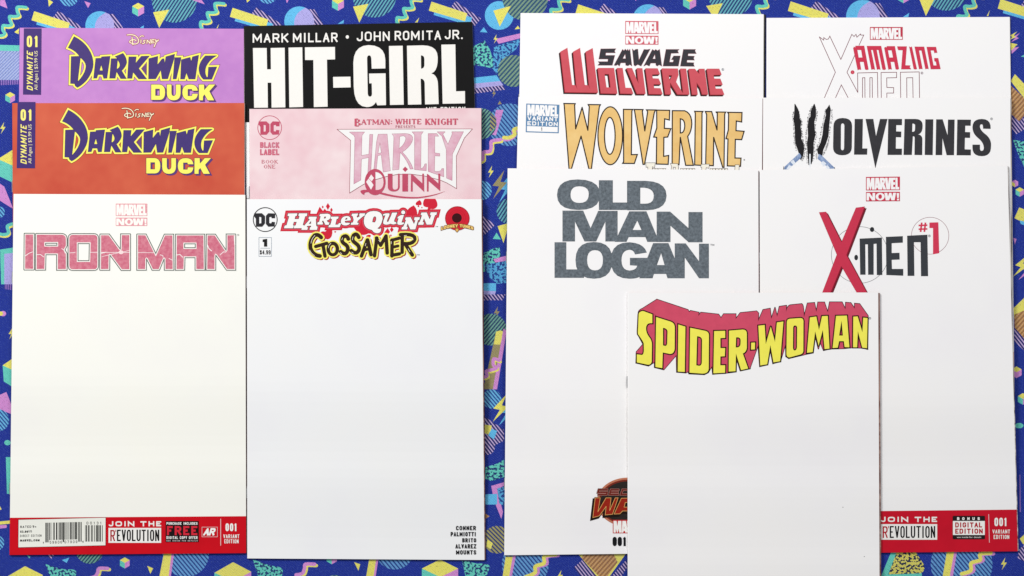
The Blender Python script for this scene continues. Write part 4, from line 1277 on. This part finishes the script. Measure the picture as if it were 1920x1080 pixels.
# ------------------------------------------------------------------ the printed cloth
YEL, TEAL, PINK, CYAN, LAV, PUR = 'fdf466', '6cdcc6', 'e597de', '68cafa', 'bdb5f4', '6a3aa8'
BLUE = '0c2898'
CB = cloth(BLUE)
cm = {k: cloth(v) for k, v in dict(y=YEL, t=TEAL, p=PINK, c=CYAN, l=LAV, o='c8914a', g='a89a5c').items()}
hatch = {
    'pur': cloth('241e6a', 'dcc0ec', 'hatch', -38, 2.0, .62), 'purv': cloth('3a2c8c', 'a078cc', 'hatch', 0, 1.6, .5), 'teal': cloth('15306e', '6cc0c8', 'hatch', 33, 2.1, .5),
    'blue': cloth('163a8a', '6aa8e0', 'hatch', -40, 2.3, .42), 'green': cloth('1c3c58', '78b498', 'hatch', 40, 2.0, .5), 'ora': cloth('a8742e', 'dba862', 'hatch', 42, 2.4, .5), 'lav': cloth('8a9ad8', 'b8c4ec', 'hatch', 45, 1.7, .5),
    'gold': cloth('2a3470', 'b0a860', 'hatch', -45, 2.2, .45), 'sky': cloth('1c3f96', '70c4f0', 'hatch', -40, 2.0, .45), 'gm': cloth('2a5470', '86a884', 'hatch', 42, 2.4, .5)}
spk = {'t': cloth(TEAL, '16306e', 'speckle'), 'c': cloth('5ab4e6', '1a3c8e', 'speckle'), 'y': cloth('e8de5c', '1a1c3c', 'speckle')}
PR = []          # printed layers, later on top


def pr(m, *loops):
    PR.append(([[P(s) if isinstance(s, str) else s] for s in loops], m))


def circ(m, x, y, r, r2=None):
    PR.append(([[ell(x, y, r, r2 or r, 30)]], m))


def squig(pl, a, b, wd, dx, dy):
    PR.append((stroke([(x + dx, y + dy) for x, y in pl], wd, cap=True, mitre=False), b))
    PR.append((stroke(pl, wd, cap=True, mitre=False), a))


def smooth(pts, n=6):
    out = []
    for i in range(len(pts) - 1):
        p0 = pts[max(0, i - 1)]
        p1, p2 = pts[i], pts[i + 1]
        p3 = pts[min(len(pts) - 1, i + 2)]
        for k in range(n):
            t = k / n
            out.append(tuple(.5 * (2 * p1[j] + (p2[j] - p0[j]) * t + (2 * p0[j] - 5 * p1[j] + 4 * p2[j] - p3[j]) * t * t + (3 * p1[j] - p0[j] - 3 * p2[j] + p3[j]) * t ** 3) for j in (0, 1)))
    out.append(pts[-1])
    return out


def cube(x, y, r, a='y', b='t', c='p'):
    s = r * .87
    pr(cm[a], [(x, y - r), (x + s, y - r * .5), (x, y), (x - s, y - r * .5)])
    pr(cm[b], [(x - s, y - r * .5), (x, y), (x, y + r), (x - s, y + r * .5)])
    pr(cm[c], [(x + s, y - r * .5), (x, y), (x, y + r), (x + s, y + r * .5)])


def bolt(x, y, s, m='y', m2=None, ang=0.0):
    pts = [(4, -16), (-7, 2), (0, 2), (-5, 16), (8, -3), (1, -3)]
    ca, sa = math.cos(ang), math.sin(ang)
    if m2:
        pr(cm[m2], [(x + s * (a * ca - b * sa) + 2.2 * s * 3, y + s * (a * sa + b * ca) + 1.2 * s * 3) for a, b in pts])
    pr(cm[m], [(x + s * (a * ca - b * sa), y + s * (a * sa + b * ca)) for a, b in pts])


def bar(x, y, k=1.0):
    q = [(0, 0), (67, 22), (63, 37), (-5, 17)]
    pr(hatch['pur'], [(x + k * a, y + k * b) for a, b in ((45, -1), (93, 32), (81, 46), (36, 11))])
    pr(cm['c'], [(x + k * (a + 9), y + k * (b + 8)) for a, b in q])
    pr(cm['y'], [(x + k * a, y + k * b) for a, b in q])


def disc(x, y, r):
    a = ell(x, y, r, r, 36)
    pr(hatch['pur'], [(x + .5 * r, y - .82 * r), (x + 1.0 * r, y - .8 * r), (x + 1.6 * r, y + .15 * r), (x + 1.7 * r, y + r), (x + r, y + r), (x + .6 * r, y)])
    pr(cm['c'], a)
    lens = [(x + r * math.cos(t), y + r * math.sin(t)) for t in np.linspace(-1.15, 1.9, 20)]
    lens += [(x + .68 * r + r * 1.02 * math.cos(t), y + .12 * r + r * 1.02 * math.sin(t)) for t in np.linspace(2.35, 4.0, 14)]
    pr(cm['l'], lens)


SQ = [(0, 0), (-9, -1), (-17, 0), (-16.5, 8), (-14, 15), (-22, 17), (-31, 17), (-30, 25), (-27, 32), (-34, 34.5), (-43, 34), (-44, 42), (-40, 49), (-46, 53), (-56, 52)]
top = []
for x, y in ((49, 14), (420, 7), (788, -1), (1066, 0), (1452, -6), (1842, -6)):
    k = 1.0 if x < 900 else 1.06
    squig(smooth([(x + k * a, y + k * b) for a, b in SQ], 5), cm['t'], cm['y'], 5.6 * k, 2.4, 2.8)
for x, y, k in ((64, 21, 1), (436, 14.5, 1), (809, 3, 1), (1084, 8, 1.06), (1482.5, 2.5, 1.06), (1876, -2, 1.06)):
    bar(x, y, k)
for x, y, r in ((187, 48, 27), (561, 40, 28), (1215, 37, 29), (1618, 31, 31.5)):
    disc(x, y, r)
for x, y, r in ((259, 18, 12.8), (633.7, 7.5, 12.8), (1293, 4, 14), (1694, -8, 14)):
    cube(x, y, r)
circ(hatch['teal'], 327, 0, 42.5)
circ(hatch['teal'], 702, -8, 41)
circ(cm['c'], 936, 29, 27)
circ(hatch['gm'], 985, -4, 43)
circ(hatch['teal'], 1370, -10, 42)
circ(hatch['teal'], 1774, -22, 42)
pr(cm['y'], "287,23 317,18 298.5,52.5", "662,12.5 691,7 673.7,42.5", "925,20 958,11 937,50", "1324,11 1355,6 1346,26 1340,36", "1723,-4 1753,-4 1736,30", "90,-2 99.5,4 91.5,12.5", "462,-2 469,0 463,5",
   "27,60 36,53 35,64 30,62", "406,53 411,44 408,53", "778,42 786,33 783,42", "965,55 971,48 975,54", "1850,30 1856,19 1853,30")
pr(cm['p'], "0,0 9,0 14,16 0,10", "158,2 170,6 165,15", "536,0 541,0 538,6", "360,0 384,8 384,8 378,0", "1018,-3 1030,-3 1031,2", "1190,-2 1194,-2 1192,2")
pr(cm['c'], "262,52 270,47.5 269,53", "633,45 645,37 644,44", "1693,32 1705,24 1703,32", "900,60 907,51 914,61")
circ(hatch['sky'], 129, -6, 18)
circ(hatch['sky'], 502, -11, 18)
# left margin
pr(cm['t'], "-4,84 37,85 37,96 -4,95")
pr(hatch['lav'], "-4,95 37,96 37,150 -4,150")
pr(hatch['purv'], "-4,150 37,150 37,158 -4,160")
cube(19, 183, 10.5)
bolt(5, 240, .7)
pr(cm['y'], "-2,297 25,280 25,312 0,300")
pr(cm['t'], "-2,300 0,300 25,311 25,343 -2,330")
pr(cm['p'], "-2,343 8,350 25,392 -2,375")
circ(hatch['sky'], -2, 398, 11)
squig(smooth([(-4, 438), (8, 440), (16, 436), (14, 424), (27, 419)], 5), cm['t'], cm['y'], 6, 1.5, 3)
pr(cm['t'], "0,468 26,464 26,533 2,533")
pr(cm['l'], "8,476 26,474 26,533 8,533")
pr(hatch['purv'], "8,533 26,533 26,544 8,542")
circ(cm['p'], 6, 588, 5.5, 5)
circ(cm['y'], 1, 588, 5, 4)
bolt(21, 625, .7)
pr(cm['y'], "5,685 24,672 24,694")
pr(cm['t'], "5,685 24,694 24,726 7,715")
pr(cm['p'], "-2,741 12,735 21,758 21,776 -2,768")
circ(hatch['sky'], -4, 788, 21)
circ(cm['t'], 14, 830, 6, 5)
pr(cm['t'], "11,857 22,857 22,926 13,926")
pr(cm['y'], "-2,946 3,955 -2,957")
squig([(-4, 981), (18, 979)], cm['y'], cm['p'], 6, -8, 8)
circ(hatch['sky'], -6, 1018, 14)
# bottom strip
pr(cm['y'], "15,1080 47,1061.5 80,1078 80,1090 15,1090")
pr(cm['y'], "402,1074 437,1054 471,1072 440,1090")
pr(cm['t'], "402,1074 425,1084 425,1092 402,1092", "50,1040 57,1044 55,1047")
pr(cm['p'], "471,1072 452,1082 452,1092 471,1092")
pr(hatch['pur'], "90,1040 103,1038 97,1047 92,1046")
pr(cm['c'], "116,1050 130,1045.5 125,1055.5")
circ(hatch['green'], 168, 1030, 27)
pr(spk['t'], "85,1057.5 108,1065 125,1068 *140,1066 143,1072 142,1090 98,1090")
squig(smooth([(202, 1066), (186, 1066), (183, 1074), (178, 1081), (168, 1084)], 5), cm['p'], cm['y'], 6.5, 3, 2)
cube(234, 1055.5, 10.5)
pr(cm['y'], "276,1061 287,1065.5 282,1076")
circ(hatch['blue'], 348, 1038, 44)
pr(cm['y'], "308,1034 322,1034 315,1090 297,1090")
pr(cm['p'], "322,1034 327,1034 319,1090 315,1090")
pr(spk['t'], "474,1049 500,1058 515,1062 *533,1062 530,1075 526,1090 487,1090")
squig(smooth([(590, 1058), (573, 1058), (571, 1066), (567, 1075), (555, 1078)], 5), cm['p'], cm['y'], 6.5, 3, 2.5)
cube(622, 1047, 11)
pr(cm['y'], "664,1054 675.5,1058 672,1070")
circ(hatch['blue'], 740, 1032, 36)
pr(cm['y'], "693,1044 706,1044 699,1090 685,1090")
pr(cm['p'], "706,1044 710,1044 703,1090 699,1090")
pr(cm['y'], "791,1066 825,1049 859,1066 826,1082")
pr(cm['t'], "791,1066 826,1082 826,1096 791,1096")
pr(cm['p'], "859,1066 826,1082 826,1096 859,1096")
pr(spk['t'], "866,1050 895,1057 *920,1054 918,1065 908,1090 875,1090")
circ(hatch['gm'], 628, 1098, 20)
circ(hatch['blue'], 985, 1058, 44)
pr(cm['y'], "948,1044 962,1044 953,1090 941,1090")
pr(cm['p'], "962,1040 967.5,1040 958,1090 953,1090")
squig(smooth([(1042, 1040), (1021, 1043), (1020, 1056), (1004, 1062), (1003, 1074), (985, 1082)], 5), cm['y'], cm['p'], 7, 4.5, 1)
bolt(1050, 1080, .7)
pr(hatch['pur'], "1076,1064 1094,1048 1126,1090 1096,1090", "1138,1090 1174,1050 1178,1060 1160,1090")
pr(cm['y'], "1080,1034 1178,1032 1132,1096")
pr(hatch['ora'], "1098,1034 1148,1034 1158,1054 1132,1090 1090,1046")
pr(cm['t'], "1673,1030 1684,1030 1660,1090 1648,1090", "1662,1076 1728,1074 1730,1090 1656,1090")
pr(spk['y'], "1683,1030 1714,1030 1733,1060 *1736,1070 1726,1075 1666,1077")
circ(hatch['blue'], 1803, 1058, 58)
pr(cm['y'], "1776,1030 1790,1030 1779,1090 1766,1090")
pr(cm['p'], "1790,1030 1795,1030 1785,1090 1779,1090")
squig(smooth([(1858, 1037), (1838, 1039), (1838, 1050), (1821, 1056), (1820, 1070), (1803, 1076)], 5), cm['y'], cm['p'], 7, 4.5, 1)
bolt(1882, 1057, .75)
pr(hatch['pur'], "1911,1030 1925,1018 1925,1056 1908,1046")
# right margin
bolt(1899, 68, .75, 'y', 'p', .5)
pr(cm['p'], "1896,90 1911,88 1897,101")
pr(cm['y'], "1893,80 1908,83 1896,95")
pr(cm['y'], "1895,152 1903,139 1925,162 1925,190")
pr(hatch['ora'], "1895,160 1925,188 1925,212 1911,228 1896,214")
pr(hatch['pur'], "1897,216 1911,229 1920,220 1925,240 1905,252 1897,240")
pr(spk['t'], "1899,262 1925,266 1925,322 1912,296")
pr(cm['t'], "1914,106 1925,100 1925,108")
cube(1903, 344, 7, 'p', 'y', 'p')
cube(1912, 360, 9, 'y', 't', 'p')
pr(cm['c'], "1912,414 1925,410 1925,424 1914,420")
pr(cm['y'], "1902,409 1911,389 1925,394 1925,416 1910,413")
pr(cm['p'], "1900,446 1906,448 1903,458")
bolt(1915, 498, 1.6, 'y', 'p', .35)
pr(cm['y'], "1900,578 1925,554 1925,584 1902,600")
pr(hatch['ora'], "1902,590 1925,580 1925,640 1902,614")
pr(hatch['pur'], "1902,615 1925,640 1925,662 1902,640")
cube(1906, 698, 11, 'y', 'p', 'p')
cube(1918, 748, 11, 'y', 't', 'p')
circ(cm['t'], 1911, 798, 8, 5)
pr(cm['y'], "1912,1010 1925,998 1925,1022 1918,1020")
pr(hatch['purv'], "1911,890 1913,890 1914,960 1912,960")
# gap between the two halves
pr(spk['t'], "886,88 909,76 918,92 931,130 905,124 886,122")
pr(cm['p'], "929,73 978,62 978,71 935,82")
pr(spk['c'], "926,88 978,72 968,92 955,102 940,124 930,140 924,128")
circ(hatch['gm'], 963, 133, 30)
pr(cm['c'], "886,146 931,141 938,152 886,157")
pr(cm['l'], "886,157 938,152 944,160 886,166")
pr(hatch['pur'], "886,166 944,160 948,168 886,176")
bolt(929, 73, .55)
bolt(926, 175, .5, 'g')
pr(cm['g'], "933,196 937,189 941,195")
circ(hatch['blue'], 955, 234, 40)
pr(cm['p'], "930,206 944,206 930,254 922,252")
circ(hatch['green'], 902, 232, 29)
pr(hatch['gold'], "920,212 931,222 928,240 918,248")
squig(smooth([(974, 240), (964, 243), (965, 252), (955, 258), (945, 258)], 5), cm['y'], cm['p'], 7, -1, 3)
squig(smooth([(938, 262), (922, 265), (921, 276), (918, 284), (906, 286), (905, 298), (897, 302)], 5), cm['p'], cm['y'], 6.5, 2.5, 3)
bolt(920, 322, .72)
bolt(936, 346, 1.75, 'g', 'c', .1)
circ(hatch['sky'], 904, 357, 18)
circ(hatch['teal'], 955, 396, 24)
pr(cm['y'], "933,424 955,418 944,456")
pr(cm['t'], "924,448 931,436 939,449")
pr(hatch['pur'], "903,402 928,422 908,441 903,440")
pr(spk['t'], "904,476 925,466 936,463 940,480 930,500 904,512")
pr(cm['p'], "925,486 955,478 955,490 930,494")
pr(spk['c'], "906,496 930,492 955,488 955,530 932,532 918,520")
pr(cm['c'], "903,531 930,531 930,546 903,545")
pr(cm['l'], "903,545 930,546 928,552 903,552")
pr(hatch['pur'], "903,552 948,552 942,563 903,563")
bolt(931, 586, .75, 'g')
circ(hatch['green'], 920, 618, 30)
pr(cm['g'], "930,622 943,622 924,730 906,730")
pr(cm['y'], "930,622 *944,616 944,626 938,646 926,646")
pr(cm['p'], "944,616 950,620 932,730 924,730")
squig(smooth([(936, 676), (926, 673), (925, 684), (931, 690), (920, 694), (912, 696), (913, 705), (904, 708)], 5), cm['p'], cm['y'], 6, 2, 2.5)
circ(hatch['sky'], 922, 748, 18)
bolt(938, 765, 1.8, 'y', 'c', .2)
pr(hatch['pur'], "907,780 945,806 945,826 907,846")
pr(cm['y'], "908,796 922,798 919,816 908,812")
pr(cm['c'], "915,816 922,804 932,808 926,824")
circ(hatch['pur'], 913, 838, 15)
pr(spk['t'], "910,876 930,870 945,862 946,894 922,902 910,898")
pr(cm['p'], "921,911 946,904 946,910 932,918 943,960 940,973 926,938")
pr(cm['c'], "908,927 932,926 932,946 908,946")
pr(spk['c'], "932,916 946,912 946,950 936,944")
pr(cm['o'], "905,960 918,968 905,976")
circ(hatch['gold'], 932, 1012, 26)
pr(cm['y'], "914,1012 924,1018 920,1030 912,1024")
# the same print runs on past the picture's edges
rng = random.Random(11)
for gx in range(-6, 27):
    for gy in range(-4, 18):
        x = gx * 92 + rng.uniform(-18, 18)
        y = gy * 92 + rng.uniform(-18, 18)
        if -70 < x < 1990 and -70 < y < 1150:
            continue
        k = rng.randrange(7)
        if k == 0:
            squig(smooth([(x + a + 20, y + b - 25) for a, b in SQ], 4), cm['t'], cm['y'], 5.6, 2.4, 2.8)
        elif k == 1:
            bar(x - 35, y - 20)
        elif k == 2:
            disc(x, y, 27)
        elif k == 3:
            cube(x, y, 14)
        elif k == 4:
            circ(hatch[rng.choice(['teal', 'blue', 'green'])], x, y, 34)
            pr(cm['y'], [(x - 30, y), (x, y - 8), (x - 18, y + 34)])
        elif k == 5:
            bolt(x, y, 1.6, 'y', 'p')
        else:
            pr(spk[rng.choice(['t', 'c'])], [(x - 25, y + 20), (x + 5, y - 28), (x + 26, y + 24)])

X0, Y0, X1, Y1 = -640, -460, 2560, 1640
base = [([[[(X0, Y0), (X1, Y0), (X1, Y1), (X0, Y1)]]], CB)]
v, f, mi, mats = planar(base + PR)
verts = [((x - 960) * S, (540 - y) * S, 0.0) for x, y in v]
faces = [tuple(int(i) for i in t) for t in f]
n0 = len(verts)
cs = [(X0, Y0), (X1, Y0), (X1, Y1), (X0, Y1)]
for zz in (0.0, -0.0012):
    verts += [((x - 960) * S, (540 - y) * S, zz) for x, y in cs]
mi = list(mi)
for i in range(4):
    j = (i + 1) % 4
    faces.append((n0 + i, n0 + j, n0 + 4 + j, n0 + 4 + i))
    mi.append(0 if mats[0] is CB else mats.index(CB))
faces.append((n0 + 4, n0 + 5, n0 + 6, n0 + 7))
mi.append(mats.index(CB))
tc = link_mesh("tablecloth", verts, faces, mats, mi)
tc['label'] = "royal blue woven cloth printed with neon squiggles, discs, cubes and bolts, under all the comics"
tc['category'] = "tablecloth"
